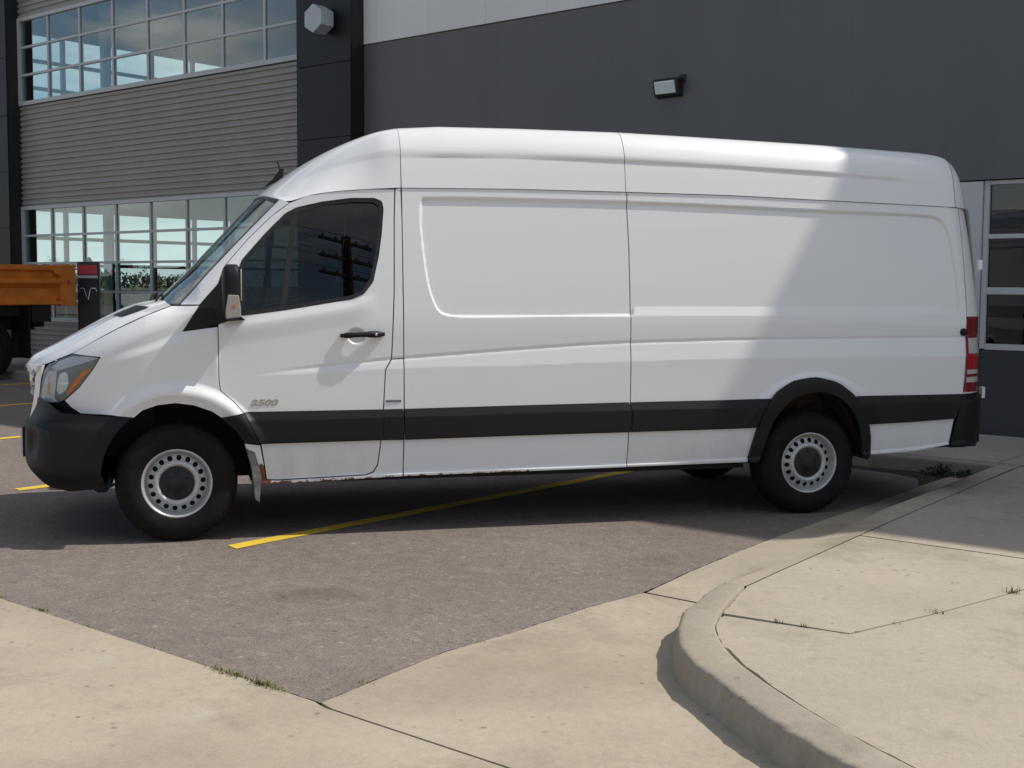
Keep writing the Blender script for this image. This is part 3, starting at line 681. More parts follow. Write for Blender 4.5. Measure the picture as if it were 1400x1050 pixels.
def S(x, z):
    x = np.asarray(x, float); z = np.asarray(z, float)
    y = np.interp(z, _z, _ys)
    t = np.clip((.05-x)/.9, 0, 1.2); y = y+.36*t**3.0
    y = y+.016*np.clip((x-4.6)/1.0, 0, 1)**2
    d = np.clip((x-(5.52-rake(z)))/.25, 0, .995); y = y+.25*(1-np.sqrt(1-d*d))
    y = y+.07*sm((z-1.38)/.75)*sm((1.45-x)/1.1)
    dp = (x-A0[0])*AN[0]+(z-A0[1])*AN[1]
    y = y+.075*np.exp(-np.clip(dp, 0, 1)/.045)*sm((z-1.40)/.10)*(x < 1.0)
    ds = L(ZHOOD, x)-z
    y = y+.11*np.clip(1-ds/.15, 0, 1.25)**2*sm((.16-x)/.2)
    # lower crease of the side
    zt, zb = L(ZT, x), L(ZB, x)
    amp = .155*(zt-zb)*sm((x-.35)/.4)
    u = np.clip((zt-z)/np.maximum(zt-zb, .004), 0, 1)
    y = y-amp*(u*.9+.1*sm(u))
    # thin shade line just above the crease
    y = y+.004*np.exp(-((z-zt-.006)/.010)**2)*sm((x-.5)/.5)
    # sill flange
    y = y-.013*sm((L(ZSILL, x)+.034-z)/.014)*sm((x-.3)/.1)
    # recessed panel
    m = (x > 1.4) & (z > 1.3) & (z < 2.25)
    if np.any(m):
        dd = np.full(x.shape, -1.0); dd[m] = poly_sdf(REC, x[m], z[m]) if x.shape else dd[m]
        wr = sm((x-2.965)/.02)*sm((5.47-x)/.16)*(z < 1.56)
        w = .014+.049*wr+.016*sm((z-1.98)/.12)
        y = y+.0155*(wr*np.clip(dd/w, 0, 1)+(1-wr)*sm(dd/w))
    # front wheel flare
    r = np.hypot(x, z-.42)
    y = y-.036*sm((.588-r)/.075)*sm((z-.50)/.25)+.026*np.clip((.500-r)/.05, 0, 1)*sm((z-.5)/.25)
    # swelling round the rear arch
    r = np.hypot(x-4.325, z-.42); y = y-.012*sm((.60-r)/.04)*sm((z-.6)/.2)
    # fender crease
    zf = np.interp(x, [-.5, -.43, -.34, -.17, .04, .2], [1.11, 1.138, 1.177, 1.232, 1.312, 1.36])
    y = y-.016*sm((zf-z)/.06)*sm((x+.50)/.35)*sm((.27-x)/.03)*sm(1-(zf-.055-z)/.35)
    # bulge below the door window, dish behind the handle
    zwin = np.interp(x, [.25, .41, .67, 1.08, 1.2], [1.375, 1.405, 1.445, 1.515, 1.56])
    y = y-.010*sm((zwin-.005-z)/.06)*sm(1-(zwin-.065-z)/.12)*sm((x-.27)/.02)*sm((1.27-x)/.15)
    rh = np.hypot((x-HANDLE[0])/.062, (z-HANDLE[1])/.055)
    y = y+.022*sm((1.0-rh)/.45)
    return y
def vray(px, py): return _f+_r*(px-700)/FPX-_u*(py-525)/FPX
def vq(px, py, off=0.0):
    """pixel -> (x, z) on the van's side surface"""
    d = vray(px, py); Y = 0.0
    for _ in range(36):
        P = CAM_V+d*((Y-CAM_V[1])/d[1])
        Y = .55*Y+.45*(float(S(np.array([P[0]]), np.array([P[2]]))[0])+off)
    return (P[0], P[2])
def vqs(pts, off=0.0): return [vq(a, b, off) for a, b in pts]
def on_y(px, py, Y): d = vray(px, py); return CAM_V+d*((Y-CAM_V[1])/d[1])

def resample(P, step):
    P = np.array(P); out_ = []
    for a, b in zip(P, np.roll(P, -1, 0)):
        n = max(1, int(math.ceil(np.hypot(*(b-a))/step)))
        out_ += [a+(b-a)*i/n for i in range(n)]
    return np.array(out_)
def area2(P): return float(np.sum(P[:, 0]*np.roll(P[:, 1], -1)-np.roll(P[:, 0], -1)*P[:, 1]))
def chaikin(P, it=1, keep=0.35):
    """round the corners a little"""
    P = np.array(P, float)
    for _ in range(it):
        Q = np.roll(P, -1, 0); P = np.stack([P*.8+Q*.2, P*.2+Q*.8], 1).reshape(-1, 2)
    return P
def offset_poly(P, d):
    P = np.array(P, float)
    if area2(P) < 0: P = P[::-1]
    a = P-np.roll(P, 1, 0); b = np.roll(P, -1, 0)-P
    a /= np.hypot(*a.T)[:, None]+1e-12; b /= np.hypot(*b.T)[:, None]+1e-12
    na = np.stack([-a[:, 1], a[:, 0]], 1); nb = np.stack([-b[:, 1], b[:, 0]], 1)
    n = na+nb; n /= np.hypot(*n.T)[:, None]+1e-9
    c = np.clip((n*na).sum(1), .5, 1)
    return P+n*(d/c)[:, None]
SIDE = []
def panel(name, outline, mat, parent=None, holes=(), off=0.0, gap=.0025, lip=.014, step=.011, coarse=4, both=True, flip_ok=True, rnd_=0):
    """outline, holes: (x, z) polygons; the panel lies on y = S(x, z) + off"""
    offf = off if callable(off) else (lambda x, z: np.zeros_like(x)+off)
    O = np.array(outline, float)
    if rnd_: O = chaikin(O, rnd_)
    O = offset_poly(O, gap); O = resample(O, .016)
    H = []
    for h in holes:
        h = np.array(h, float)
        if rnd_: h = chaikin(h, rnd_)
        h = offset_poly(h, -gap) if gap else (h if area2(h) > 0 else h[::-1])
        H.append(resample(h, .016))
    x0, z0 = O.min(0); x1, z1 = O.max(0)
    gx = np.arange(x0, x1+step, step); gz = np.arange(z0, z1+step, step)
    X, Z = np.meshgrid(gx, gz, indexing='ij')
    Y = S(X, Z)+offf(X, Z)
    c = np.zeros_like(Y)
    c[1:-1] = np.abs(Y[2:]-2*Y[1:-1]+Y[:-2]); c[:, 1:-1] = np.maximum(c[:, 1:-1], np.abs(Y[:, 2:]-2*Y[:, 1:-1]+Y[:, :-2]))
    hot = c > 2.2e-4
    h2 = hot.copy(); h2[1:] |= hot[:-1]; h2[:-1] |= hot[1:]; h2[:, 1:] |= hot[:, :-1]; h2[:, :-1] |= hot[:, 1:]
    ii, jj = np.indices(Y.shape)
    keep = h2 | ((ii % coarse == 0) & (jj % coarse == 0))
    pts = np.stack([X[keep], Z[keep]], 1)
    sd_ = poly_sdf(O, pts[:, 0], pts[:, 1]); ok = sd_ > .004
    for h in H: ok &= poly_sdf(h, pts[:, 0], pts[:, 1]) < -.004
    pts = pts[ok]
    allp = np.concatenate([O]+H+[pts]); edges = []; k = 0
    for lp in [O]+H:
        n = len(lp); edges += [(k+i, k+(i+1) % n) for i in range(n)]; k += n
    nb = k
    vo, eo, fo, _, _, _ = delaunay_2d_cdt([Vector(p) for p in allp], edges, [], 0, 1e-6)
    V2 = np.array([(p.x, p.y) for p in vo]); F = np.array([f for f in fo if len(f) == 3])
    cen = V2[F].mean(1)
    okf = poly_sdf(O, cen[:, 0], cen[:, 1]) > 0
    for h in H: okf &= poly_sdf(h, cen[:, 0], cen[:, 1]) < 0
    F = F[okf]
    # orient so that the outside faces -y
    a, b, c_ = V2[F[:, 0]], V2[F[:, 1]], V2[F[:, 2]]
    ar = (b[:, 0]-a[:, 0])*(c_[:, 1]-a[:, 1])-(b[:, 1]-a[:, 1])*(c_[:, 0]-a[:, 0])
    F[ar < 0] = F[ar < 0][:, ::-1]           # ccw in (x, z) seen from -y : normal is -y
    sf = lambda x, z: S(x, z)+offf(x, z)
    y = sf(V2[:, 0], V2[:, 1]); e = .0025
    sx = (sf(V2[:, 0]+e, V2[:, 1])-sf(V2[:, 0]-e, V2[:, 1]))/(2*e); sz = (sf(V2[:, 0], V2[:, 1]+e)-sf(V2[:, 0], V2[:, 1]-e))/(2*e)
    nrm = np.stack([sx, -np.ones_like(sx), sz], 1); nrm /= np.linalg.norm(nrm, axis=1)[:, None]
    verts = np.stack([V2[:, 0], y, V2[:, 1]], 1).tolist(); norms = nrm.tolist(); faces = F.tolist()
    if lip:
        cnt = {}
        for f in faces:
            for i in range(3):
                ed = (f[i], f[(i+1) % 3]); cnt.setdefault(tuple(sorted(ed)), []).append(ed)
        for kk, lst in cnt.items():
            if len(lst) == 1:
                i, j = lst[0]; p, q = Vector(verts[i]), Vector(verts[j]); dn = Vector((0, lip, 0))
                k0 = len(verts); verts += [p[:], q[:], (q+dn)[:], (p+dn)[:]]
                nn = (q-p).cross(dn).normalized(); nn = -nn
                m_ = (Vector(nrm[i])*.5+nn*.5).normalized() if False else nn
                nv = (-(q-p).cross(Vector((0, 1, 0)))).normalized()
                norms += [nv[:]]*4; faces.append([k0+1, k0, k0+3, k0+2])
    me = bpy.data.meshes.new(name); me.from_pydata(verts, [], faces); me.update()
    me.polygons.foreach_set('use_smooth', [True]*len(me.polygons))
    me.normals_split_custom_set_from_vertices(norms)
    me.materials.append(MATS[mat])
    o = link(name, me, parent or van)
    if both and not parent: SIDE.append(o)
    return o

# ---- outlines traced on the near side (pixels of the photograph, turned into van coordinates)
door_px = [(539.5, 258.5), (500, 258.5), (450, 262.5), (420, 267.5), (395, 277.5), (370, 296.5), (340, 325.5), (313, 356.5), (305, 367), (300, 385), (298, 447), (299.5, 520), (301.5, 534), (320, 549.5), (334, 565), (343, 583), (357, 608), (362.5, 640), (364.5, 655.5), (380, 656), (500, 649.2), (510, 645), (516, 635), (521, 600), (524, 560), (527, 505), (535, 490.5), (538.7, 400), (538.7, 300)]
win_px = [(524, 285), (522, 275.5), (512, 271), (480, 271), (440, 276), (405, 284), (390, 292), (360, 322), (331, 355), (327, 365), (330, 431.5), (345, 430), (390, 424), (480, 409), (497, 402), (510, 385), (517.5, 350), (521.5, 320)]
main_px = [(406.5, 290), (440, 281.5), (480, 276.5), (510, 276.5), (516.5, 280), (518.5, 288), (516.5, 320), (512.5, 350), (506, 380), (495, 397), (480, 403.8), (391.5, 418.5)]
quar_px = [(400, 291.5), (392, 297), (363, 327), (337, 357), (333, 368), (336, 425.5), (383, 419.2)]
DOOR, WIN, MAIN, QUAR = map(vqs, (door_px, win_px, main_px, quar_px))
WIN, MAIN, QUAR = [_chk(resample(q, .03), 2) for q in (WIN, MAIN, QUAR)]
_p = resample(WIN, .03); _A = np.stack([np.ones(len(_p)), _p[:, 0], _p[:, 1]], 1)
_c = np.r_[np.linalg.lstsq(_A, S(_p[:, 0], _p[:, 1])-.04*(_p[:, 1]-1.78)**2, rcond=None)[0], .04]
def pane_off(x, z): return _c[0]+_c[1]*x+_c[2]*z+_c[3]*(z-1.78)**2+.010-S(x, z)
door = panel('door', DOOR, 'van_paint', holes=[WIN], step=.009)
panel('window_seal', WIN, 'seal_rubber', parent=door, holes=[MAIN, QUAR], off=lambda x, z: np.minimum(.004, pane_off(x, z)-.002), gap=.0008, lip=.01)
panel('window_glass', MAIN, 'cab_glass', parent=door, off=pane_off, gap=-.004, lip=0)
panel('quarter_glass', QUAR, 'cab_glass', parent=door, off=pane_off, gap=-.004, lip=0)
fender_px = [(137, 488.5), (127, 505), (108, 530), (88, 547.5), (97, 557), (110, 565.5), (130, 567), (152, 568), (183, 571.5), (195, 561.5), (215, 554.5), (240, 551.5), (265, 554.5), (290, 563), (303, 571.5), (334, 565), (320, 549.5), (301.5, 534), (299.5, 520), (298, 446.5), (250, 453), (273, 417.5), (234, 418), (200, 431), (158, 450.5), (120, 471), (98, 483.5)]
panel('front_fender', vqs(fender_px), 'van_paint', lip=.03, step=.0075)
pil_px = [(246, 416.5), (273, 416.5), (298, 388), (305, 367), (313, 356.5), (340, 325.5), (370, 296.5), (390, 281), (396, 277.3), (390, 274.5), (383, 271.5), (350, 305), (320, 336), (285, 373)]
panel('windscreen_pillar', vqs(pil_px), 'van_paint', gap=.0015)
panel('quarter_cover', vqs([(250, 453), (273, 418), (298, 388), (305, 372), (327, 365), (330, 433), (298, 444)]), 'black_plastic', off=-.005, gap=.001)
panel('door_pillar', vqs([(540.2, 258.5), (547.8, 256.5), (549.5, 300), (551, 400), (551.8, 489.7), (535.5, 491), (539.2, 400), (539.2, 300)]), 'van_paint')
panel('sill', vqs([(535.5, 491), (527.5, 505.5), (524.5, 560), (521.5, 600), (516.5, 636), (510.5, 645.7), (500.5, 649.8), (380, 656.7), (364, 656.5), (362, 640), (356, 608.5), (334, 606), (340, 625), (349, 663), (430, 658.8), (551, 651.5), (552.3, 559), (551.8, 489.8)]), 'rusty_paint', lip=.03)
P1 = vqs([(549, 256.8), (700, 258.4), (856.5, 262.8), (859.5, 340), (862.5, 432), (861.5, 550), (856.5, 639), (551.5, 651.4), (553, 559), (552, 432), (550.3, 330)])
panel('side_panel', P1, 'rusty_paint', lip=.03, step=.009)
P2 = vqs([(857, 262.8), (1000, 267.3), (1150, 275.3), (1310, 284.3), (1317.5, 360), (1321.5, 430), (1323, 470), (1320.5, 505), (1316, 540), (1304, 574), (1298, 608), (1250, 617), (1187, 622), (1187, 590), (1180, 560), (1165, 540), (1145, 523), (1115, 516), (1085, 521), (1062, 536), (1045, 560), (1030, 600), (1022, 632), (857, 638.8), (862, 550), (863, 432), (860, 340)])
panel('side_panel', P2, 'van_paint', lip=.03, step=.009)
COR = vqs([(1310.3, 284.6), (1317.8, 360), (1321.8, 430), (1323.3, 470), (1320.8, 505), (1316.5, 539)])+[(5.765, .845), (5.765, 1.40), (5.68, 1.95), (5.625, 2.19)]
rc_ = panel('rear_corner', COR, 'van_paint')
# tail lamp
def tl(z0, z1, mat, nm, o_=-.006):
    l0 = np.interp(z0, [.85, 1.2, 1.4], [5.536, 5.562, 5.556]); l1 = np.interp(z1, [.85, 1.2, 1.4], [5.536, 5.562, 5.556])
    return panel(nm, [(l0, z0), (5.763, z0), (5.763, z1), (l1, z1)], mat, off=o_, gap=.001)
tl_ = tl(.852, 1.402, 'tail_red', 'tail_light')
for z0, z1, mat, nm in ((1.132, 1.246, 'tail_clear', 'reversing_lens'), (1.02, 1.129, 'tail_red_bright', 'brake_lens'), (.982, 1.017, 'tail_clear', 'reflector_bar'), (.922, .962, 'tail_clear', 'reflector_bar')):
    l0 = np.interp(z0, [.85, 1.2, 1.4], [5.548, 5.574, 5.568])
    panel(nm, [(l0, z0), (5.752, z0), (5.752, z1), (l0, z1)], mat, parent=tl_, off=-.009, gap=.001)
# ---- black mouldings along the side
MT = [(.3, .808), (1.41, .811), (2.13, .818), (2.96, .825), (3.7, .829), (4.67, .838), (5.6, .842)]
def mould(x, z):
    zt = L(MT, x); d = zt-z
    return -(.004+.020*np.clip(d/.055, 0, 1))+.004*sm((d-.19)/.03)
for nm, px in (('side_moulding', [(334.5, 563.5), (525, 559.7), (524.5, 580), (522, 602), (356.5, 607.5), (344, 584)]),
               ('side_moulding', [(525.6, 559.7), (551.8, 559), (553, 601.5), (522.8, 602)]),
               ('side_moulding', [(553, 559), (700, 554.5), (860.5, 550), (863.5, 565), (862.5, 591), (700, 596), (554, 601.5)]),
               ('side_moulding', [(862, 550), (1000, 546.7), (1056, 545), (1034, 585), (1000, 586.5), (863.5, 591), (864.8, 565)]),
               ('side_moulding', [(1172, 541.5), (1250, 540), (1317, 538.5), (1313, 555), (1305, 572.5), (1240, 577.5), (1188, 580.5)])):
    panel(nm, vqs(px, -.015), 'trim_plastic', off=mould, gap=.0012, lip=.03)
panel('arch_moulding', vqs([(303, 572), (334.5, 565.5), (343, 583), (356, 607.5), (334, 605.5), (322, 588)]), 'trim_plastic', off=-.02, gap=.001, lip=.04)
# rear wheel arch flare: a black ring
def ring(c, r0, r1, a0, a1, n=40):
    A = [math.radians(a0+(a1-a0)*i/n) for i in range(n+1)]
    return [(c[0]+r1(a)*math.cos(a), c[1]+r1(a)*math.sin(a)) for a in A]+[(c[0]+r0(a)*math.cos(a), c[1]+r0(a)*math.sin(a)) for a in A[::-1]]
arch_out = vqs([(1021, 632), (1029, 600), (1044, 560), (1061, 535.5), (1085, 520), (1115, 515), (1145, 522), (1166, 539.5), (1181, 560), (1188, 590), (1188, 625)])
arch_in = vqs([(1036, 632), (1045, 600), (1058, 570), (1078, 547), (1100, 537), (1120, 535), (1140, 540), (1160, 555), (1172, 580), (1175, 600), (1176, 622)])
panel('wheel_arch_flare', arch_out+arch_in[::-1], 'trim_plastic', off=lambda x, z: -.006-.024*sm((.565-np.hypot(x-4.325, z-.42))/.05), gap=0, lip=.07, rnd_=1)
# small round stop behind the rear panel and badges
mb = MB(); xz = vq(1317, 454); yv = float(S(np.array([xz[0]]), np.array([xz[1]]))[0])
mb.lathe([(0.0, -.022), (.016, -.02), (.026, -.012), (.029, 0), (.029, .03)], 20, (xz[0], yv, xz[1])); SIDE.append(mb.build('door_stop', 'black_plastic', van))
def on_side(px, py, off=0.0):
    a = vq(px, py, off); return Vector((a[0], float(S(np.array([a[0]]), np.array([a[1]]))[0])+off, a[1]))
def text(name, body, p0, height, mat, parent, shear=0.0, ext=.0015, width=None, bold=0.0):
    c = bpy.data.curves.new(name, 'FONT'); c.body = body; c.size = height/0.70; c.extrude = ext; c.shear = shear; c.offset = bold
    o = bpy.data.objects.new(name, c); COL.objects.link(o)
    bpy.context.view_layer.update()
    dg = bpy.context.evaluated_depsgraph_get(); me = bpy.data.meshes.new_from_object(o.evaluated_get(dg)); bpy.data.objects.remove(o)
    xs_ = [v.co.x for v in me.vertices]
    k = (width/(max(xs_)-min(xs_))) if width else 1
    me.transform(Matrix.Diagonal((k, 1, 1, 1)))
    me.transform(Matrix.Rotation(math.radians(90), 4, 'X'))
    me.materials.clear(); me.materials.append(MATS[mat])
    o = link(name, me, parent); o.location = p0
    return o
a = on_side(342.5, 554.5, -.002); b = on_side(381, 553.0, -.002)
text('model_badge', '2500', a, .036, 'badge_chrome', door, shear=.25, width=b.x-a.x, bold=.002)
a = on_side(527.5, 550, -.002); b = on_side(548.5, 549.3, -.002)
MB().box((a.x, a.y-.002, a.z), (b.x, a.y+.003, a.z+.014), .001).build('pillar_badge', 'badge_dark', van)
for k in range(7):
    xa = a.x+.004+k*(b.x-a.x-.008)/7
    MB().box((xa, a.y-.003, a.z+.004), (xa+.008, a.y-.0015, a.z+.010)).build('badge_letter', 'badge_chrome', van)
# door handle
hA, hB = on_side(469, 459), on_side(522, 457)
mid = (hA+hB)/2
hp = []
for i in range(13):
    u = i/12; p = hA.lerp(hB, u); bow = math.sin(math.pi*u)**.6
    hp.append((p.x, min(hA.y, hB.y)-.006-.030*bow, p.z+.004*math.sin(math.pi*u)))
hm = MB().tube(hp, [.012]+[.019]*2+[.0165]*5+[.021]*4+[.014], 12)
hd = hm.build('handle', 'black_plastic', door)
MB().lathe([(0, -.004), (.008, -.003), (.0095, 0), (.0095, .01)], 16, (hp[10][0], hp[10][1]-.020, hp[10][2])).build('lock', 'chrome', door)
for u in (hA, hB):
    MB().box((u.x-.018, u.y-.02, u.z-.011), (u.x+.018, u.y+.03, u.z+.013), .006).build('handle_mount', 'black_plastic', door)

# ---- roof
YP = np.array([0, .010, .020, .030, .041, .060, .085, .12, .16, .22, .35, .6, 1.0]); ZP = np.array([0, .13, .26, .38, .50, .63, .75, .86, .93, .965, .985, .997, 1.0])
vv = np.r_[np.linspace(0, .041, 16)[:-1], np.linspace(.041, .22, 18)[:-1], np.linspace(.22, 1, 14)]
def pchip(x, xp, fp):
    h = np.diff(xp); d = np.diff(fp)/h; m = np.zeros(len(xp)); m[0] = d[0]; m[-1] = d[-1]
    m[1:-1] = np.where(d[1:]*d[:-1] > 0, 2*d[1:]*d[:-1]/(d[1:]+d[:-1]+1e-12), 0)
    k = np.clip(np.searchsorted(xp, x)-1, 0, len(xp)-2); t = (x-xp[k])/h[k]
    return (2*t**3-3*t**2+1)*fp[k]+(t**3-2*t**2+t)*h[k]*m[k]+(-2*t**3+3*t**2)*fp[k+1]+(t**3-t**2)*h[k]*m[k+1]
ZPv = pchip(vv, YP, ZP)
G = np.array(vqs([(548, 255.8), (700, 257.4), (856, 261.6), (1000, 266.2), (1150, 274.2), (1310, 283.2)]))
ZG = [(1.3, G[0, 1])]+[tuple(p) for p in G]+[(5.8, G[-1, 1]-.03)]
SIL = [(1.40, 2.606), (1.69, 2.628), (2.18, 2.636), (2.95, 2.639), (3.48, 2.63), (4.04, 2.618), (4.38, 2.611), (4.9, 2.594), (5.2, 2.583), (5.30, 2.578), (5.40, 2.570), (5.46, 2.556), (5.52, 2.525), (5.57, 2.475), (5.61, 2.40), (5.66, 2.26)]
RCR = [(1.0, 2.355), (1.19, 2.405), (1.40, 2.425), (2.15, 2.443), (2.95, 2.437), (3.71, 2.422), (4.27, 2.404), (5.2, 2.362), (5.6, 2.34)]
def both_halves(P):
    Q = P[:, ::-1].copy(); Q[..., 1] = 2.0-Q[..., 1]
    return np.concatenate([P, Q[:, 1:]], 1)
def crease(P):
    x, z = P[..., 0], P[..., 2]
    k = sm((z-L(RCR, x)+.004)/.020)*np.clip((x-.85)/.6, 0, 1)*sm((5.35-x)/.5)*np.clip(1-(z-L(RCR, x))/.16, 0, 1)
    P[..., 1] -= .013*k
    return P
def roof_rows(xs_):
    rows_ = []
    for x in xs_:
        zg = L(ZG, x); xe_ = x-.015*float(sm(np.array((x-5.34)/.12)))
        ye = float(S(np.array([xe_]), np.array([zg]))[0])-.007
        zc_ = zg+max(.01, (L(SIL, x)-zg)/.93)
        rows_.append(np.stack([np.full_like(vv, x), ye+(1-ye)*vv, zg-.004+(zc_-zg)*ZPv], 1))
    return crease(np.array(rows_))
xa, xb, xc_ = G[0, 0]+.002, vq(855, 240)[0], 5.47
for nm, x0, x1 in (('roof_panel', xa+.002, xb-.002), ('roof_panel', xb+.002, xc_-.003)):
    o = MB().grid(both_halves(roof_rows(np.r_[np.arange(x0, x1, .04), x1])), True, flip=True).build(nm, 'van_paint', van)
MB().grid(both_halves(roof_rows(np.r_[np.arange(xc_+.002, 5.655, .015)])), True, flip=True).build('rear_roof', 'van_paint', van)
# unseen strips added under the roof seams to stop sunlight leaking through
for x_ in (xa, xb, xc_):
    B_ = roof_rows(np.linspace(x_-.05, x_+.05, 4)); B_[..., 2] -= .022; B_[..., 1] += .018
    MB().grid(both_halves(B_), True, flip=True).build('seam_light_block', 'core_dark', van)
# cab roof
Ec = vqs([(381.5, 272.5), (395, 276.6), (420, 266.6), (450, 261.6), (500, 257.6), (524, 256.8), (547.6, 255.6)])
Cc = [(.545, 2.19), (.66, 2.285), (.84, 2.412), (1.02, 2.512), (1.22, 2.592), (1.31, 2.617), (xa, L(ZG, xa)+(L(SIL, xa)-L(ZG, xa))/.93)]
def spl(P, n):
    P = np.array(P, float); t = np.linspace(0, 1, len(P)); tt = np.linspace(0, 1, n)
    return np.stack([pchip(tt, t, P[:, i]) if i != 99 else 0 for i in range(P.shape[1])], 1)
nE = 34
Eu, Cu = spl(Ec, nE), spl(Cc, nE)
rows = []
for i in range(nE):
    u = i/(nE-1); k = float(sm(np.array(u*1.15)))
    ye = float(S(np.array([Eu[i, 0]]), np.array([Eu[i, 1]]))[0])-.007*k
    vs_ = vv*(k)+(1-k)*np.linspace(0, 1, len(vv))**1.15
    zprof = ZPv*k+(1-k)*(1-(1-np.linspace(0, 1, len(vv))**1.15)**2.0)
    xprof = zprof*k+(1-k)*(1-(1-vs_)**2.2)
    rows.append(np.stack([Eu[i, 0]+(Cu[i, 0]-Eu[i, 0])*xprof, ye+(1-ye)*vs_, Eu[i, 1]-.004*k+(Cu[i, 1]-Eu[i, 1])*zprof], 1))
cabroof = np.array(rows)
for _ in range(14):
    cabroof[1:-1] = .25*cabroof[:-2]+.5*cabroof[1:-1]+.25*cabroof[2:]
cabroof = crease(cabroof)
_e0 = cabroof[0]
cabroof = np.concatenate([(_e0+np.array([.05, 0, -.05]))[None], (_e0+np.array([.004, 0, -.022]))[None], cabroof])
MB().grid(both_halves(cabroof), True, flip=True).build('cab_roof', 'van_paint', van)
# ---- windscreen
We = vqs([(246, 416.5), (285, 373), (320, 336), (350, 305), (382, 273)])
Wc = [(-.128, 1.475), (.075, 1.677), (.292, 1.909), (.487, 2.119), (.555, 2.188)]
We2, Wc2 = spl(We, 24), spl(Wc, 24); rows = []
for i in range(24):
    ye = float(S(np.array([We2[i, 0]]), np.array([We2[i, 1]]))[0]); t = np.linspace(0, 1, 20)
    k = 1-(1-t)**2.3
    rows.append(np.stack([We2[i, 0]+(Wc2[i, 0]-We2[i, 0])*k, ye+(1-ye)*t, We2[i, 1]+(Wc2[i, 1]-We2[i, 1])*k], 1))
ws = np.array(rows)
MB().grid(both_halves(ws), True, flip=True).build('windscreen', 'windscreen_glass', van)
# black border of the glass along pillar and header
bd = ws[:, :2].copy(); bd[:, 1] = .72*bd[:, 0]+.28*bd[:, 1]; bd[..., 0] -= .003
MB().grid(bd, True, flip=True).build('windscreen_seal', 'seal_rubber', van)
bd2 = bd.copy(); bd2[..., 1] = 2-bd2[..., 1]; MB().grid(bd2, True).build('windscreen_seal', 'seal_rubber', van)
hd_ = both_halves(ws)[-2:].copy(); hd_[..., 0] -= .004; hd_[..., 2] += .003; MB().grid(hd_, True, flip=True).build('windscreen_header', 'seal_rubber', van)
# ---- bonnet
He = vqs([(54, 499.5), (66, 496.2), (80, 490), (98, 483), (122, 470), (158, 450), (200, 430.5), (234, 417.5)])
Hc = [(-.945, 1.075), (-.915, 1.115), (-.86, 1.15), (-.77, 1.197), (-.61, 1.288), (-.43, 1.388), (-.27, 1.458), (-.10, 1.494)]
He2, Hc2 = spl(He, 30), spl(Hc, 30); rows = []
t = np.linspace(0, 1, 26)
for i in range(30):
    ye = float(S(np.array([He2[i, 0]]), np.array([He2[i, 1]]))[0])
    kx = 1-(1-t)**2.4; kz = 1-(1-t)**3.0
    ridge = .012*np.exp(-((t-.26)/.05)**2)*min(1, i/6)
    rows.append(np.stack([He2[i, 0]+(Hc2[i, 0]-He2[i, 0])*kx, ye+(1-ye)*t, He2[i, 1]+(Hc2[i, 1]-He2[i, 1])*kz+ridge], 1))
nose = rows[0].copy(); nose[:, 2] -= .012; nose[:, 0] -= .012
nose2 = rows[0].copy(); nose2[:, 2] -= .05; nose2[:, 0] += .0
hood = np.array([nose2, nose]+rows)
HOODP = both_halves(hood)
bon = MB().grid(HOODP, True, flip=True).build('bonnet', 'van_paint', van)
from mathutils.bvhtree import BVHTree
def cast(obj, px, py, up=.003):
    bm = bmesh.new(); bm.from_mesh(obj.data); t_ = BVHTree.FromBMesh(bm); bm.free()
    h = t_.ray_cast(Vector(CAM_V), Vector(vray(px, py)).normalized())
    return h[0]+Vector((-.3, 0, 1)).normalized()*up if h[0] else None
vr = []
for a_ in np.linspace(0, 1, 7):
    vr.append([cast(bon, (1-b_)*((1-a_)*155+a_*186)+b_*((1-a_)*167+a_*205), (1-b_)*((1-a_)*431.5+a_*418.3)+b_*((1-a_)*433.5+a_*420.5), .006) for b_ in np.linspace(0, 1, 5)])
if all(q is not None for r_ in vr for q in r_):
    MB().grid(np.array([[tuple(q) for q in r_] for r_ in vr]), True).build('vent', 'black_plastic', bon)
# cowl and wipers between bonnet and windscreen
cw_ = np.stack([HOODP[-1]+np.array([.0, 0, -.012]), both_halves(ws)[0][np.linspace(0, 38, HOODP.shape[1]).round().astype(int)]+np.array([.03, 0, -.01])], 0)
MB().grid(cw_, False, flip=True).build('cowl', 'black_plastic', van)
for yy_, x_ in ((.55, .0), (1.25, -.05)):
    MB().tube([(x_-.115, yy_, 1.485), (x_-.10, yy_+.05, 1.515), (x_-.075, yy_+.62, 1.53)], .008, 6).build('wiper', 'black_plastic', van)
# ---- headlamp
HL_px = [(53, 551), (56, 525), (60, 507), (66, 497.5), (80, 491.5), (98, 484), (120, 485.5), (137, 489), (127, 505), (108, 530), (88, 547), (78, 551.5)]
HLP = vqs(HL_px)
hlm = panel('headlight', HLP, 'lamp_grey', off=.012, gap=.002)
panel('upper_reflector', vqs([(69, 503.5), (80, 494), (98, 487), (118, 487.5), (134, 490), (112, 497.5), (80, 507)]), 'lamp_silver', parent=hlm, off=.009, gap=.001)
panel('reflector_bowl', _chk(resample(vqs([(79, 520), (82, 511), (89, 508.5), (93, 513), (94, 524), (90, 534), (81, 540), (77, 534)]), .02), 2), 'lamp_bright', parent=hlm, off=.009, gap=0)
panel('projector_glint', vqs([(80, 523.5), (92, 522.5), (91.5, 525.5), (80, 526)]), 'lamp_white', parent=hlm, off=.007, gap=0)
panel('inner_reflector', vqs([(55, 549), (58, 530), (62, 515), (67, 507), (78, 505), (76.5, 530), (73, 550)]), 'lamp_silver', parent=hlm, off=.009, gap=.001)
panel('inner_marker', vqs([(64.5, 538), (65.5, 516), (68.5, 511), (68, 540)]), 'amber_pale', parent=hlm, off=.007, gap=0)
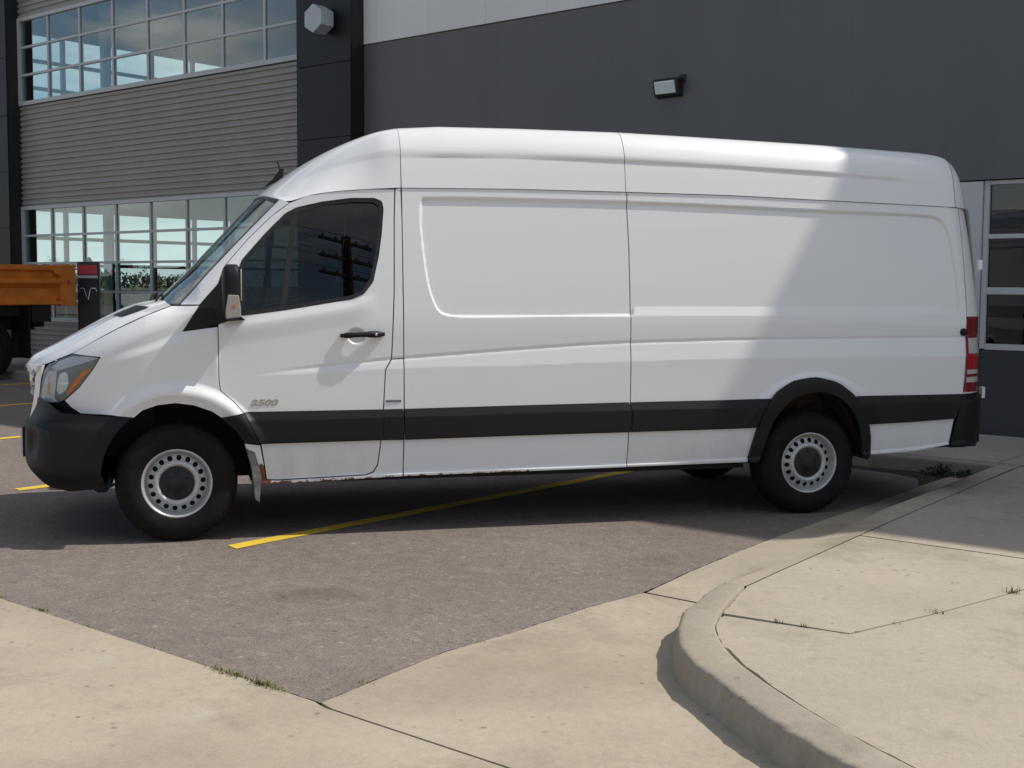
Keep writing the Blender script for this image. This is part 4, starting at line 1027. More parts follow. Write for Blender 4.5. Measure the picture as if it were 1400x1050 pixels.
panel('lower_glint', vqs([(57, 548.5), (59.5, 539), (62.5, 549)]), 'lamp_white', parent=hlm, off=.007, gap=0)
panel('lower_glint', vqs([(70, 549.5), (73, 541), (78, 549)]), 'lamp_bright', parent=hlm, off=.007, gap=0)
panel('turn_signal', vqs([(91.5, 536), (92, 541), (97, 537), (108, 524), (117, 512.5), (126, 504.5), (122, 503.5), (113, 508), (102, 521)]), 'amber', parent=hlm, off=.007, gap=0)
panel('lens', HLP, 'lens_glass', parent=hlm, off=.001, gap=.002, lip=.006)
# ---- front bumper, grille
def bumper_plan(t, xa_, xf, y0, m=3.4):
    return xa_-(xa_-xf)*np.sin(t)**(2/m), 1-(1-y0)*np.cos(t)**(2/m)
ts = np.linspace(0, math.pi/2, 46); rows = []
nz_ = 26
for j in range(nz_):
    s_ = j/(nz_-1); row = []
    for t in ts:
        fr_ = math.sin(t)
        ztop = np.interp(t, [0, .25, .5, .7, .9, 1.57], [.788, .806, .812, .86, .885, .885]); zbot = np.interp(t, [0, .35, .6, .8, 1.0, 1.25, 1.57], [.36, .345, .352, .375, .42, .46, .47])
        z = zbot+(ztop-zbot)*s_
        arch = math.sqrt(max(.0, .445**2-(z-.42)**2))
        xe = -max(.26, arch) if z > .42 else -.43
        step_ = float(sm(np.array((z-.735)/.012)))
        xf = -.940+.045*float(sm(np.array((z-.70)/.18)))+.07*float(sm(np.array((.50-z)/.16)))+.020*step_
        y0 = .0+.020*step_+.05*float(sm(np.array((.46-z)/.12)))
        fog = .02*math.exp(-((t-.86)/.13)**4)*math.exp(-((z-.62)/.07)**4)
        x, y = bumper_plan(t, xe, xf, y0)
        row.append((x+fog*fr_*1.5, y+fog, z))
    rows.append(row)
bump = np.array(rows)
bo = MB().grid(both_halves(bump), True, flip=False).build('front_bumper', 'trim_plastic', van)
panel('bumper_corner', vqs([(52, 553), (78, 553), (88, 549), (97, 558.5), (110, 567), (130, 568.5), (152, 569.5), (176, 572), (172, 580), (100, 586), (60, 584), (50, 570)]), 'trim_plastic', parent=bo, off=.006, gap=.001)
# under lip
rows = [bump[0], bump[0]*np.array([.97, 1, 1])+np.array([.02, 0, -.012])]
rows.append(rows[1]+np.array([.06, .03, .03]))
MB().grid(both_halves(np.array(rows)), True, flip=True).build('bumper_lip', 'underbody', bo)
p = cast(bo, 62, 597, 0)
if p:
    MB().lathe([(0, -.004), (.028, -.003), (.036, .002), (.038, .02)], 20, (0, 0, 0)).build('fog_lamp', 'hub_cap', bo, loc=(p.x+.004, p.y+.004, p.z), rz=math.radians(-50))
MB().box((-.972, .66, .50), (-.955, 1.34, .655), .004).build('number_plate', 'plate_white', bo)
MB().box((-.957, .64, .48), (-.93, 1.36, .675), .004).build('plate_holder', 'black_plastic', bo)
# lower valance seen in front of the wheel
MB().prism([(-.53, .36), (-.42, .36), (-.40, .42), (-.385, .36), (-.42, .315), (-.47, .312)], 1, .12, .55, .006).build('air_dam', 'underbody', van)
gr = MB().box((-.87, .52, .88), (-.84, 1.48, 1.07), .01).build('grille', 'black_plastic', van)
for z in (.905, .965, 1.025):
    pts = [(-.872-.03*(1-((y-1)/.5)**2), y, z) for y in np.linspace(.5, 1.5, 13)]
    MB().tube(pts, .014, 8).build('grille_bar', 'lamp_silver', gr)
MB().tube([(-.885+.04*abs(math.cos(a))**2, 1+.52*math.cos(a), .975+.115*math.sin(a)) for a in np.linspace(0, 2*math.pi, 33)], .012, 8).build('grille_surround', 'chrome', gr)
MB().lathe([(0.0, -.01), (.075, -.01), (.085, 0), (.085, .02)], 28).build('front_emblem', 'chrome', gr, loc=(-.925, 1.0, .975), rz=math.radians(-90))
for s_ in (0, 1):
    q = [on_y(51, 500, .34), on_y(57.5, 499, .34), on_y(52.5, 552, .36), on_y(50, 575, .38), on_y(44, 580, .45), on_y(40.5, 573, .5), on_y(46, 545, .44), on_y(48.5, 515, .42)]
    Q = [Vector((a[0], a[1] if not s_ else 2-a[1], a[2])) for a in q]
    B = [v+Vector((.012, .05 if not s_ else -.05, 0)) for v in Q]
    n = len(Q)
    o = MB().add(Q+B, [tuple(range(n))]+[(i, (i+1) % n, n+(i+1) % n, n+i) for i in range(n)]).build('grille_side', 'van_paint', van); fix_normals(o)
# dark closing plates behind the nose
MB().box((-.76, .48, .60), (-.68, 1.52, 1.04)).build('nose_plate', 'underbody', van)
# ---- rear
panel('rear_bumper', [(5.53, .838), (5.768, .838), (5.768, .485), (5.66, .450), (5.60, .462), (5.55, .45), (5.43, .45), (5.47, .64)], 'trim_plastic', off=lambda x, z: -.010-.012*sm((.80-z)/.02), gap=.001, lip=.06)
MB().box((5.75, .17, .46), (5.80, 1.83, .82), .01).build('rear_step', 'trim_plastic', van)
MB().box((5.80, .16, .79), (5.828, .20, .875), .004).build('hinge_plate', 'plate_white', van)
for zz_ in (1.74,):
    MB().box((5.70, .115, zz_), (5.735, .14, zz_+.075), .006).build('door_hinge', 'van_paint', van)
rd = [(.22, .84, 5.765), (1.0, .84, 5.79), (1.78, .84, 5.765)]
m_ = MB(); rws = []
for z in np.linspace(.80, 2.20, 20):
    xr = 5.765-rake(z)*.95
    rws.append([(xr+.02*math.sin(math.pi*(y-.2)/1.6), y, z) for y in np.linspace(.20, 1.80, 17)])
m_.grid(np.array(rws), True, flip=True); m_.build('rear_door', 'van_paint', van)
# ---- dark inner shell behind the gaps, floor, arches
def shell(poly, off=.028): 
    o = panel('inner_shell', poly, 'core_dark', off=off, gap=0, lip=0, step=.06, coarse=2)
    return o
shell([(.56, .45), (1.40, .42), (1.40, 1.34), (.30, 1.30), (.30, 1.0), (.48, .8)]); shell([(1.30, .42), (3.80, .44), (3.86, .9), (4.1, 1.02), (4.6, 1.02), (4.9, .9), (4.92, .46), (5.5, .52), (5.62, 1.4), (5.44, 2.16), (1.30, 2.16)])
shell([(-.46, .92), (.0, 1.04), (.32, .92), (.32, 1.30), (.1, 1.36), (-.35, 1.17)])
fl = MB(); fl.box((.48, .09, .34), (3.84, 1.91, .44)); fl.box((-.62, .46, .34), (.48, 1.54, .50)); fl.box((3.84, .46, .36), (4.82, 1.54, .5)); fl.box((4.82, .10, .44), (5.72, 1.9, .52))
fl.box((-.2, .52, .16), (.2, 1.48, .36)); fl.box((.9, .65, .27), (2.6, 1.05, .36)); fl.box((2.7, 1.0, .27), (3.6, 1.5, .36)); fl.box((4.24, .40, .30), (4.42, 1.6, .42)); 
fl.build('underbody', 'underbody', van)
def arch(cx, cz, r, mat, nm, yd=.46, n=28):
    rws = []
    for a in np.linspace(math.radians(-8), math.radians(188), n):
        rws.append([(cx+r*math.cos(a), y, cz+r*math.sin(a)) for y in (.035, .12, .3, yd)])
    m_ = MB().grid(np.array(rws), True)
    ce = [(cx+r*math.cos(a), yd, cz+r*math.sin(a)) for a in np.linspace(math.radians(-8), math.radians(188), n)]
    m_.add(ce, [tuple(range(n))])
    o = m_.build(nm, mat, van); SIDE.append(o); return o
arch(0, .42, .455, 'underbody', 'wheel_arch_liner'); arch(4.325, .44, .47, 'liner', 'wheel_arch_liner')
# mud flap behind the front wheel
fp = [on_y(335, 608, .02), on_y(347, 612, .02), on_y(357, 650, .02), on_y(355, 687, .02), on_y(349, 683, .02), on_y(344, 640, .02)]
mfl = MB().prism([(p_[0], p_[2]) for p_ in fp], 1, .015, .24, .004).build('mud_flap', 'mud_flap', van); SIDE.append(mfl)

# ---- wheels
RZ = .366
def make_wheel(cx):
    w_ = empty('wheel', (cx, 0, RZ), parent=van)
    prof = [(.200, .052), (.208, .044), (.225, .036), (.245, .030), (.265, .0265), (.285, .0265), (.305, .030), (.322, .036), (.338, .045), (.350, .056), (.360, .068), (.366, .080), (.370, .098), (.371, .125), (.3705, .13), (.362, .133), (.362, .143), (.3705, .146), (.371, .18), (.362, .183), (.362, .193), (.371, .196), (.370, .225), (.366, .245), (.356, .262), (.335, .278), (.300, .290), (.250, .29), (.20, .28)]
    m_ = MB(); n = 160; v = []; f = []
    for i, (r, y) in enumerate(prof):
        for k in range(n):
            rr = r
            if 8 <= i <= 13 and (k % 4) in (0, ): rr = r-.007*min(1, (i-7)/2)
            if i in (5, 6): rr = r
            a = 2*math.pi*(k+.5*(i > 13))/n
            zz_ = rr*math.sin(a)
            bul = 0.0
            if zz_ < -RZ+.0005: zz_ = -RZ+.0005
            if zz_ < -.30: bul = -.006*min(1, (-.30-zz_)/.06) if y < .1 else 0
            v.append((rr*math.cos(a), y+bul, zz_))
    for i in range(len(prof)-1):
        f += [(i*n+k, (i+1)*n+k, (i+1)*n+(k+1) % n, i*n+(k+1) % n) for k in range(n)]
    m_.add(v, f, True); m_.build('tyre', 'tyre', w_)
    lipm = MB().lathe([(.206, .060), (.2155, .052), (.2165, .044), (.2135, .039), (.2075, .040), (.2010, .046), (.1975, .056), (.1950, .072), (.1900, .084), (.1850, .100), (.184, .20)], 64)
    rim = lipm.build('rim', 'rim_silver', w_)
    # disc with eighteen round holes
    def circ(c, r, n_, ccw=True):
        return [(c[0]+r*math.cos(2*math.pi*i/n_), c[1]+r*math.sin(2*math.pi*i/n_)) for i in range(n_)]
    loops = [circ((0, 0), .1875, 72), circ((0, 0), .100, 48)]
    for k in range(18):
        a = 2*math.pi*(k+.25)/18; loops.append(circ((.158*math.cos(a), .158*math.sin(a)), .0162, 14))
    extra = [p_ for r in (.106, .112, .120, .130, .1375, .142, .178, .183) for p_ in circ((0, 0), r, 72)]
    pts = [p_ for l in loops for p_ in l]; ed = []; k0 = 0
    for l in loops:
        ed += [(k0+i, k0+(i+1) % len(l)) for i in range(len(l))]; k0 += len(l)
    vo, eo, fo, _, _, _ = delaunay_2d_cdt([Vector(p_) for p_ in pts+extra], ed, [], 0, 1e-7)
    V2 = np.array([(p_.x, p_.y) for p_ in vo]); F = np.array([q for q in fo if len(q) == 3]); c = V2[F].mean(1); rr = np.hypot(*c.T)
    ok = (rr < .1875) & (rr > .1005)
    for k in range(18):
        a = 2*math.pi*(k+.25)/18; ok &= np.hypot(c[:, 0]-.158*math.cos(a), c[:, 1]-.158*math.sin(a)) > .0158
    F = F[ok]; yr = np.interp(np.hypot(*V2.T), [.100, .106, .112, .122, .132, .139, .146, .17, .18, .1875], [.075, .062, .054, .049, .050, .057, .068, .080, .086, .096])
    MB().add(np.stack([V2[:, 0], yr, V2[:, 1]], 1).tolist(), F.tolist(), True).build('disc', 'rim_silver', w_)
    MB().lathe([(0, .10), (.186, .104)], 40).build('drum', 'underbody', w_)
    MB().lathe([(0, .048), (.040, .048), (.044, .051), (.046, .057), (.085, .056), (.103, .060), (.110, .066), (.112, .078)], 48).build('hub_cap', 'hub_cap', w_)
    for k in range(6):
        a = math.radians(90+60*k)
        c0, s0 = math.cos(a), math.sin(a)
        m_ = MB().box((.068, .049, -.008), (.092, .058, .008), .003)
        m_.v = [(x*c0-z*s0, y, x*s0+z*c0) for x, y, z in m_.v]
        m_.build('bolt_cover', 'seal_rubber', w_)
    return w_
def copy_tree(o, parent=None):
    c = o.copy(); COL.objects.link(c); c.parent = parent
    for ch in o.children: copy_tree(ch, c)
    return c
w0 = make_wheel(0.0)
w1 = copy_tree(w0, van); w1.location = (4.325, 0.0, RZ); w1.rotation_euler = (0, math.radians(13), 0)
w2 = copy_tree(w0, van); w2.location = (0.0, 2.0, RZ); w2.rotation_euler = (0, 0, math.pi)
w3 = copy_tree(w0, van); w3.location = (4.325, 2.0, RZ); w3.rotation_euler = (0, 0, math.pi)
# flat spot must stay down on the turned wheel
w1.rotation_euler = (0, 0, 0)

# ---- mirror
mc = on_y(317, 392, -.13); 
def rbox(c, s, p_=4.0, n=14, m_=22, taper=0.0):
    rows_ = []
    for i in range(n+1):
        a = -math.pi/2+math.pi*i/n; r = []
        ca_, sa_ = math.copysign(abs(math.cos(a))**(2/p_), math.cos(a)), math.copysign(abs(math.sin(a))**(2/p_), math.sin(a))
        for k in range(m_+1):
            b = 2*math.pi*k/m_
            cb, sb = math.copysign(abs(math.cos(b))**(2/p_), math.cos(b)), math.copysign(abs(math.sin(b))**(2/p_), math.sin(b))
            r.append((c[0]+s[0]*ca_*cb, c[1]+s[1]*ca_*sb, c[2]+s[2]*sa_))
        rows_.append(r)
    return np.array(rows_)
top = on_y(316, 361, -.13); bot = on_y(316, 438, -.13); xl = on_y(303.5, 395, -.13)[0]; xr = on_y(329.5, 395, -.13)[0]
mh = MB().grid(rbox(((xl+xr)/2, -.125, (top[2]+bot[2])/2), ((xr-xl)/2, .115, (top[2]-bot[2])/2), 4.2), True).build('mirror', 'black_plastic', van)
lt = on_y(318, 403, -.24); lb = on_y(318, 438, -.24); lx0 = on_y(309, 430, -.24)[0]; lx1 = on_y(329.5, 430, -.24)[0]
lamp_poly = [(lx0+.012, lt[2]), (lx1-.012, lt[2]-.002), (lx1, lt[2]-.08), (lx1, lb[2]+.02), (lx0, lb[2]+.01), (lx0-.002, lb[2]+.05)]
MB().prism(lamp_poly, 1, -.247, -.12, .006).build('turn_lamp', 'mirror_lamp', mh)
c = on_y(320.5, 418, -.25); MB().box((c[0]-.009, -.2495, c[2]-.012), (c[0]+.009, -.2465, c[2]+.008), .001).build('lamp_bulb', 'amber', mh)
MB().box((xr-.006, -.215, bot[2]+.12), (xr+.001, -.035, top[2]-.03), .002).build('mirror_glass', 'chrome', mh)
MB().prism([(xl+.02, bot[2]+.03), (xr-.01, bot[2]+.03), (xr+.03, bot[2]+.0), (xl, bot[2]-.01)], 1, -.06, .10, .006).build('mirror_arm', 'black_plastic', mh)
far_m = copy_tree(mh, van); far_m.location = (0, 2.0, 0); far_m.scale = (1, -1, 1)
# ---- roof aerial
MB().prism([(.60, 2.262), (.67, 2.33), (.72, 2.40), (.745, 2.40), (.735, 2.33)], 1, .97, 1.03, .006).build('aerial', 'black_plastic', van)
MB().tube([(.725, 1.0, 2.38), (.70, 1.0, 2.45)], .005, 6).build('aerial_mast', 'black_plastic', van)
MB().box((-.60, .36, .50), (-.12, 1.64, 1.06), .03).build('nose_light_block', 'underbody', van)  # unseen box added under the bonnet, stops sun leaking through the nose
# ---- inside of the cab
dash = MB(); dash.prism([(-.10, 1.0), (-.115, 1.44), (.22, 1.46), (.36, 1.32), (.36, 1.0)], 1, .18, 1.82, .03); dash.build('dashboard', 'seat_cloth', van)
MB().box((1.50, .16, .45), (1.54, 1.84, 2.30)).build('bulkhead', 'seat_cloth', van)
for y in (.28, 1.15):
    st = MB().box((.72, y, .80), (1.22, y+.52, .98), .04); st.box((1.12, y+.02, .96), (1.28, y+.50, 1.62), .05); st.box((1.17, y+.14, 1.64), (1.27, y+.38, 1.86), .04)
    st.build('seat', 'seat_cloth', van)
sw = MB().tube([(.42+.07*math.sin(a), .53+.2*math.cos(a), 1.38+.19*math.sin(a)) for a in np.linspace(0, 2*math.pi, 25)], .016, 8); sw.tube([(.30, .53, 1.25), (.42, .53, 1.38)], .03, 8); sw.build('steering_wheel', 'seat_cloth', van)
cp = on_y(351, 412, .35)
MB().tube([(cp[0], .35, cp[2]-.06), (cp[0], .35, cp[2]+.07)], [.035, .046], 14).build('cup', 'teal_cup', van)
# ---- far side: mirrored copies of the near side panels
for o in SIDE:
    c = copy_tree(o, van); c.location = (o.location.x, 2.0-o.location.y, o.location.z); c.scale = (1, -1, 1)
# ================================================================== OTHER THINGS
# ---- orange dump truck backed up to the building
TX, TY = -13.0, 7.16            # near side of the bed, rear end
tr = empty('dump_truck', (TX-1.15, TY, 0)); tag(tr, 'dump truck with orange steel bed and black chassis backed up to the glazed bay', 'truck')
def tp(mb, name, mat, par=None): return mb.build(name, mat, par or tr)
BZ0, BZ1 = 1.24, 1.90
bed = tp(MB().box((-1.10, -4.2, BZ0), (1.10, -.02, BZ0+.07)).box((-1.10, -4.2, BZ0), (-1.04, -.02, BZ1)).box((-1.1, -4.2, BZ0), (1.1, -4.12, BZ1+.25)).box((-1.04, -.08, BZ0), (1.04, -.02, BZ1)), 'bed', 'truck_orange')
# near side wall: folded sheet with top rail, mid rail and lower rub rail
sec = [(1.05, BZ0-.02), (1.15, BZ0), (1.15, BZ0+.07), (1.07, BZ0+.13), (1.06, BZ0+.27), (1.18, BZ0+.36), (1.18, BZ0+.40), (1.07, BZ0+.47), (1.07, BZ1-.11), (1.15, BZ1-.08), (1.15, BZ1), (1.0, BZ1), (1.0, BZ0)]
tp(MB().prism(sec, 1, -4.2, -.30, .004), 'side_wall', 'truck_orange')
tp(MB().prism([(-a_, b_) for a_, b_ in sec], 1, -4.2, -.30, .004), 'side_wall', 'truck_orange')
for s_ in (1, -1):
    a_, b_ = sorted((s_*1.02, s_*1.15))
    post = tp(MB().box((a_, -.30, BZ0-.03), (b_, -.02, BZ1+.015), .012), 'corner_post', 'truck_orange')
    xo = 1.15*s_
    for yy_, zz_, r_ in ((-.16, BZ0+.37, .032), (-.36, BZ0+.08, .026)):
        m_ = MB().tube([(xo-.02*s_, yy_, zz_), (xo+.012*s_, yy_, zz_)], r_, 14); tp(m_, 'bolt', 'red_panel', post)
    tp(MB().prism([(-.44, BZ1-.02), (-.30, BZ1-.02), (-.30, BZ1-.18), (-.40, BZ1-.14)], 0, min(xo-.03*s_, xo+.004*s_), max(xo-.03*s_, xo+.004*s_), .004), 'gusset', 'truck_orange', post)
    for zz_ in (BZ1-.06, BZ1-.2, BZ1-.34, BZ0+.05):
        tp(MB().box((min(s_*.98, s_*1.14), -.02, zz_-.02), (max(s_*.98, s_*1.14), .03, zz_+.02), .006), 'hinge', 'aluminium', post)
tp(MB().box((-1.0, -.02, BZ0), (1.0, .03, BZ1-.03), .01), 'tailgate', 'truck_orange')
tp(MB().box((-.45, -7.4, .80), (-.33, -.4, 1.05)).box((.33, -7.4, .80), (.45, -.4, 1.05)).box((-.8, -.62, .85), (.8, -.42, 1.1)).box((-.9, -4.2, 1.05), (.9, -.9, BZ0)), 'chassis', 'truck_black')
tp(MB().box((.50, -.86, .34), (1.10, -.84, 1.22)), 'mud_flap', 'truck_black'); tp(MB().box((-1.1, -.86, .34), (-.5, -.84, 1.22)), 'mud_flap', 'truck_black')
tp(MB().box((.55, -.8, .95), (1.08, -.45, 1.24)), 'side_box', 'truck_black')
def truck_wheel():
    m_ = MB().lathe([(.26, .0), (.30, -.02), (.40, -.03), (.47, -.01), (.50, .03), (.505, .12), (.505, .22), (.49, .27), (.42, .29), (.26, .27)], 40)
    m_.v = [(-y, x, z) for x, y, z in m_.v]
    me = m_.mesh('tyre'); me.materials.append(MATS['tyre'])
    m2 = MB().lathe([(.27, .02), (.25, .05), (.20, .13), (.12, .13), (.10, .04), (.0, .03)], 28); m2.v = [(-y, x, z) for x, y, z in m2.v]
    me2 = m2.mesh('rim'); me2.materials.append(MATS['truck_black'])
    return me, me2
tme, rme = truck_wheel()
for xx_, yy_, fl_ in ((1.08, -1.62, 1), (.78, -1.62, 1), (-1.08, -1.62, -1), (-.78, -1.62, -1), (1.05, -5.6, 1), (-1.05, -5.6, -1)):
    w_ = link('wheel', tme, tr, (xx_, yy_, .502)); w_.scale = (fl_, 1, 1)
    link('rim', rme, w_)
cabm = MB().prism([(-4.5, .75), (-4.5, 2.75), (-5.3, 2.80), (-5.75, 2.1), (-6.0, 1.75), (-7.3, 1.60), (-7.4, .75)], 0, -.95, .95, .06)
cb = tp(cabm, 'cab', 'cab_orange')
for s_ in (1, -1):
    a_, b_ = sorted((s_*.945, s_*.965))
    tp(MB().prism([(-4.75, 1.8), (-4.75, 2.55), (-5.25, 2.6), (-5.62, 2.05), (-5.7, 1.8)], 0, a_, b_), 'side_window', 'door_glass', cb)
    tp(MB().box((s_*.75-.1, -7.43, 1.1), (s_*.75+.1, -7.39, 1.28), .02), 'headlight', 'lamp_bright', cb)
tp(MB().prism([(-5.34, 2.72), (-5.36, 2.74), (-5.83, 2.1), (-5.80, 2.08)], 0, -.82, .82), 'windscreen', 'door_glass', cb)
tp(MB().box((-1.1, -7.6, .45), (1.1, -7.42, .80), .03), 'bumper', 'truck_black', cb)

# ---- black and red cabinet in front of the glass
cx_, cy_ = -13.80, 7.88
cab_ = empty('cabinet', (cx_, cy_, .13), math.radians(52)); cab_.scale = (.60, .60, .945)
tag(cab_, 'tall black cabinet with red top panel and silver zigzag mark before the glazed bay', 'cabinet')
MB().box((-.31, -.22, 0), (.31, .25, 1.96), .05).build('body', 'cabinet_black', cab_)
MB().box((-.27, -.235, 1.72), (.27, -.212, 1.90), .005).build('header', 'red_panel', cab_)
MB().box((-.28, -.24, 1.65), (.28, -.212, 1.70), .005).build('rail', 'aluminium', cab_)
zig = [(-.27, 1.38), (-.22, 1.46), (-.12, 1.46), (-.05, 1.30), (.0, 1.24), (.07, 1.46), (.21, 1.46), (.25, 1.40)]
MB().tube([(a_, -.235, b_) for a_, b_ in zig], .012, 6).build('mark', 'chrome', cab_)
MB().tube([(.02, 0, 1.97), (.02, 0, 2.05)], [.09, .03], 10).build('top_knob', 'aluminium', cab_)

# ---- car parked beyond the gable
car = empty('parked_car', (-21.4, 11.6, 0), math.radians(8)); tag(car, 'blue grey car parked beyond the gable, seen through the glazed bay', 'car')
prof = [(-2.1, .35), (-2.15, .62), (-2.05, .85), (-1.1, .98), (-.45, 1.42), (.75, 1.45), (1.45, 1.02), (2.0, .98), (2.12, .7), (2.1, .35)]
MB().prism(prof, 0, -.86, .86, .05).build('body', 'car_blue', car)
for s_ in (-1, 1):
    a_, b_ = sorted((s_*.85, s_*.868))
    MB().prism([(-.95, 1.0), (-.42, 1.36), (.10, 1.38), (.10, 1.0)], 0, a_, b_).build('side_window', 'door_glass', car)
    MB().prism([(.16, 1.0), (.16, 1.38), (.70, 1.38), (1.25, 1.0)], 0, a_, b_).build('side_window', 'door_glass', car)
    for yy_ in (-1.35, 1.35):
        m_ = MB().tube([(s_*.68, yy_, .33), (s_*.89, yy_, .33)], .33, 22); w_ = m_.build('wheel', 'tyre', car)
        MB().tube([(s_*.88, yy_, .33), (s_*.898, yy_, .33)], .2, 16).build('rim', 'rim_silver', w_)
    MB().box((s_*.6-.16, -2.17, .66), (s_*.6+.16, -2.08, .80), .03).build('headlight', 'lamp_bright', car)
MB().prism([(-1.06, 1.0), (-1.10, 1.0), (-.50, 1.42), (-.46, 1.40)], 0, -.72, .72).build('windscreen', 'door_glass', car)

# ---- grass and weeds in the cracks
def tuft(x, y, z, n, h, spread, mat, name, label, cat, group, seed):
    r_ = random.Random(seed); m_ = MB()
    for i in range(n):
        a = r_.uniform(0, 2*math.pi); d = r_.uniform(0, spread); bx, by = d*math.cos(a)*1.6, d*math.sin(a)*.5
        hh_ = h*r_.uniform(.4, 1.1); ln = r_.uniform(.2, .9)*h; b = r_.uniform(0, 2*math.pi); w_ = r_.uniform(.0012, .0028)
        pv = [(bx, by, 0), (bx+ln*.35*math.cos(b), by+ln*.35*math.sin(b), hh_*.65), (bx+ln*math.cos(b), by+ln*math.sin(b), hh_*(.75+.3*r_.random()))]
        sx, sy = -math.sin(b)*w_, math.cos(b)*w_
        m_.add([(pv[0][0]-sx, pv[0][1]-sy, 0), (pv[0][0]+sx, pv[0][1]+sy, 0), (pv[1][0]+sx, pv[1][1]+sy, pv[1][2]), (pv[1][0]-sx, pv[1][1]-sy, pv[1][2]), pv[2]], [(0, 1, 2, 3), (3, 2, 4)])
    o = m_.build(name, mat, None, (x, y, z)); return tag(o, label, cat, group)
LAB = 'small grass tuft sprouting from the seam between asphalt and concrete'
for k, (x, y, n, h, s_) in enumerate([(.84, -1.388, 60, .03, .05), (1.27, -1.40, 50, .025, .05), (1.80, -1.405, 40, .026, .04), (2.30, -1.412, 110, .036, .07), (2.40, -1.412, 90, .04, .05), (2.56, -1.415, 140, .045, .06), (2.66, -1.415, 70, .035, .05), (2.86, -1.12, 60, .026, .04), (2.81, -.40, 60, .026, .04), (2.835, .35, 50, .025, .04), (.45, -1.385, 40, .025, .04)]):
    tuft(x, y, -.012, n, h, s_, 'grass_green', 'grass_tuft', LAB, 'grass', 'grass tufts along the concrete edge', 100+k)
for k, (x, y, n, h, s_) in enumerate([(3.90, .372, 14, .035, .015), (4.02, .385, 12, .028, .015), (4.50, 1.62, 26, .05, .03), (4.36, 1.0, 14, .03, .03), (4.29, .7, 8, .02, .02), (3.335, 2.73, 12, .02, .02)]):
    tuft(x, y, .122, n, h, s_, 'dry_weed', 'weed', 'dry wispy weed in a joint of the raised pavement', 'weed', 'weeds in the pavement joints', 200+k)
def leafy(x, y, z, n, h, seed, label):
    r_ = random.Random(seed); m_ = MB()
    for i in range(n):
        a = r_.uniform(0, 2*math.pi); d = r_.uniform(0, .12); c_ = Vector((d*math.cos(a)*1.6, d*math.sin(a)*.6, r_.uniform(.01, h)*(1-d/.16)))
        u_ = Vector((r_.uniform(-1, 1), r_.uniform(-1, 1), r_.uniform(-.2, .8))).normalized(); w_ = u_.orthogonal().normalized(); l_ = r_.uniform(.010, .024)
        m_.add([c_-u_*l_, c_+w_*l_*.35, c_+u_*l_, c_-w_*l_*.35], [(0, 1, 2, 3)])
    for i in range(6):
        a = r_.uniform(0, 6.28); m_.tube([(0, 0, 0), (.1*math.cos(a), .06*math.sin(a), h*r_.uniform(.5, 1))], .003, 4)
    return tag(m_.build('weed_clump', 'weed_green', None, (x, y, z)), label, 'weed')
sheet('silt_and_shade', rough_edge([(2.56, 6.055), (2.58, 5.3), (2.52, 5.45), (2.40, 5.72), (2.1, 5.86), (1.5, 5.92), (0.2, 5.97), (-2.0, 6.0)], .02)+[(-2.0, 6.055)], .005, 'dirt', lot)  # dark gutter dirt, with the shade of the kerb corner put into its colour
leafy(2.50, 5.95, 0, 260, .12, 5, 'dark green leafy weed clump growing in the kerb corner behind the van')
leafy(2.72, 5.98, .01, 120, .07, 6, 'low dark weed beside the leafy clump at the kerb corner')

# ---- wood on the far side of the road and beyond the lot: one mass
rg = np.random.default_rng(3)
def treeline(path, name, h0, dens_, l0=.2, l1=.48):
    V = []; F = []
    for (x0, y0), (x1, y1) in zip(path[:-1], path[1:]):
        ln = math.hypot(x1-x0, y1-y0); nt_ = max(2, int(ln/3.2))
        for t in range(nt_):
            u = (t+rg.uniform(.1, .9))/nt_; cx, cy = x0+(x1-x0)*u, y0+(y1-y0)*u
            h = h0*rg.uniform(.4, 1.1); w_ = rg.uniform(2.2, 4.0)
            n = int(dens_*rg.uniform(.7, 1.2))
            d = rg.normal(size=(n, 3)); d /= np.linalg.norm(d, axis=1)[:, None]; d *= rg.uniform(.45, 1.0, (n, 1))**.5
            lob = 1+.25*np.sin(d[:, :1]*5+t)+.2*np.sin(d[:, 1:2]*7)
            c = np.array([cx, cy, h*.55])+d*lob*np.array([w_, w_, h*.46])
            a = rg.normal(size=(n, 3)); a /= np.linalg.norm(a, axis=1)[:, None]; b = np.cross(a, rg.normal(size=(n, 3))); b /= np.linalg.norm(b, axis=1)[:, None]
            s_ = rg.uniform(l0, l1, (n, 1)); k = len(V)
            for p_ in (c-a*s_, c+b*s_, c+a*s_, c-b*s_): pass
            Q = np.stack([c-a*s_, c+b*s_*.7, c+a*s_, c-b*s_*.7], 1).reshape(-1, 3)
            V += Q.tolist(); F += [(k+4*i, k+4*i+1, k+4*i+2, k+4*i+3) for i in range(n)]
    m_ = MB(); m_.v = V; m_.f = F; m_.sm = [False]*len(F)
    return tag(m_.build(name, 'leaf_far'), 'distant row of leafy trees across the road', 'trees', kind='stuff')
o = treeline([(-330, -150), (-150, -260), (80, -280), (280, -200), (340, 0)], 'wood', 6.5, 320)
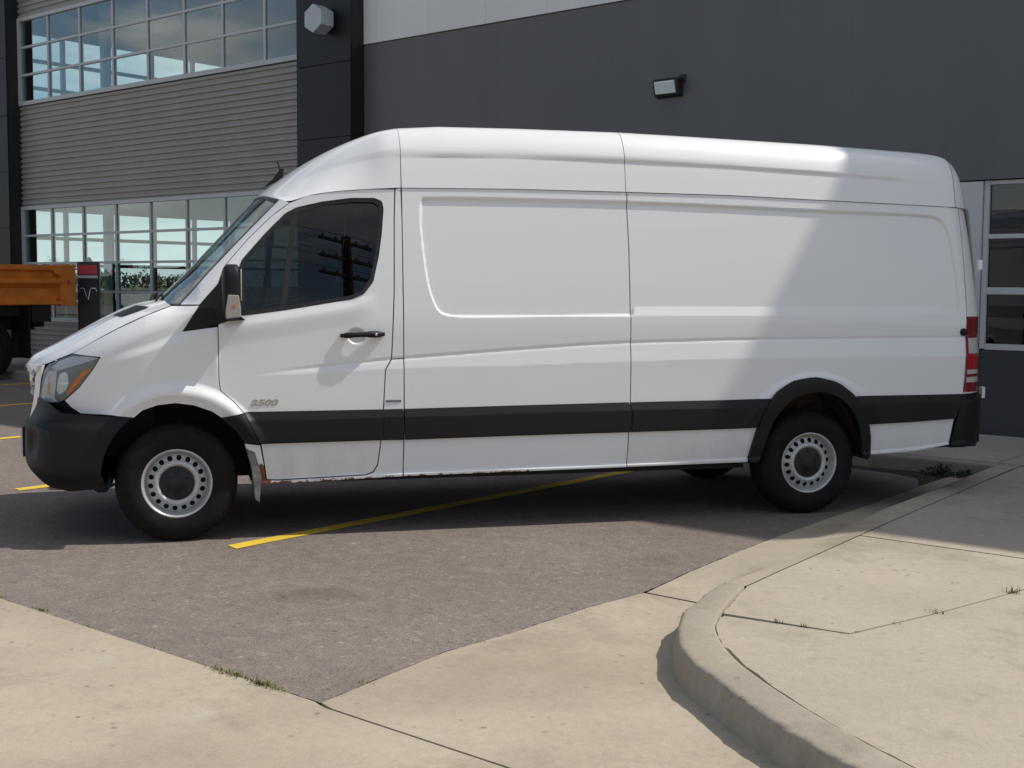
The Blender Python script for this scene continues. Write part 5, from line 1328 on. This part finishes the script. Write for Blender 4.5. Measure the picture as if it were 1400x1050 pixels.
o2 = treeline([(-330, -150), (-370, 30), (-300, 220)], 'wood', 6, 320); o2['label'] = 'distant trees beyond the far end of the parking lot'
o3 = treeline([(-215, -10), (-150, -75), (-70, -140)], 'hedgerow', 4.4, 2300, .06, .15); o3['label'] = 'dense hedgerow of trees across the road, seen in window reflections'
# ---- low warehouse across the road
wh = empty('warehouse', (-40, -62, 0)); tag(wh, 'long low pale warehouse across the road, seen in window reflections', 'building')
MB().box((-22, -8, 0), (22, 8, 6.0), .05).build('wall', 'wall_white', wh)
MB().box((-22.3, -8.3, 6.0), (22.3, 8.3, 6.3)).build('roof', 'aluminium', wh)
for i in range(7):
    w_ = MB().box((-20+i*6, 8.0, 2.2), (-16+i*6, 8.06, 3.6)).build('window', 'fixture_black', wh)
# ---- utility pole and wires across the road
def pole(x, y, h, label):
    p_ = empty('utility_pole', (x, y, 0)); tag(p_, label, 'pole', 'utility poles along the road')
    MB().tube([(0, 0, -.2), (0, 0, h)], [.19, .13], 14).build('post', 'pole_wood', p_)
    for z in (h-.35, h-1.3, h-2.2):
        MB().box((-1.25, -.06, z-.07), (1.25, .06, z+.07)).build('crossarm', 'pole_wood', p_)
        for xx_ in (-1.1, -.5, .5, 1.1):
            MB().tube([(xx_, 0, z+.07), (xx_, 0, z+.22)], [.04, .05], 8).build('insulator', 'steel_blue', p_)
    return p_
PL = 'tall wooden utility pole with three crossarms across the road'
POLES = [(-15, -12.3, 11.0), (21.45, -12.72, 11.0), (58, -13.1, 11.0)]
for x, y, h in POLES: pole(x, y, h, PL)
for z, dx in ((10.87, -1.1), (10.87, 1.1), (9.92, -1.1), (9.92, 1.1), (9.02, 1.1)):
    pts = []
    for (xa_, ya_, _), (xb_, yb_, _) in zip(POLES[:-1], POLES[1:]):
        pts += [(xa_+(xb_-xa_)*u+dx*.02, ya_+(yb_-ya_)*u+dx*.3, z-.7*4*u*(1-u)) for u in np.linspace(0, 1, 12)[:-1]]
    o = MB().tube(pts, .014, 5).build('overhead_wire', 'wire'); tag(o, 'black overhead wire strung between the utility poles', 'wire', 'overhead wires along the road')
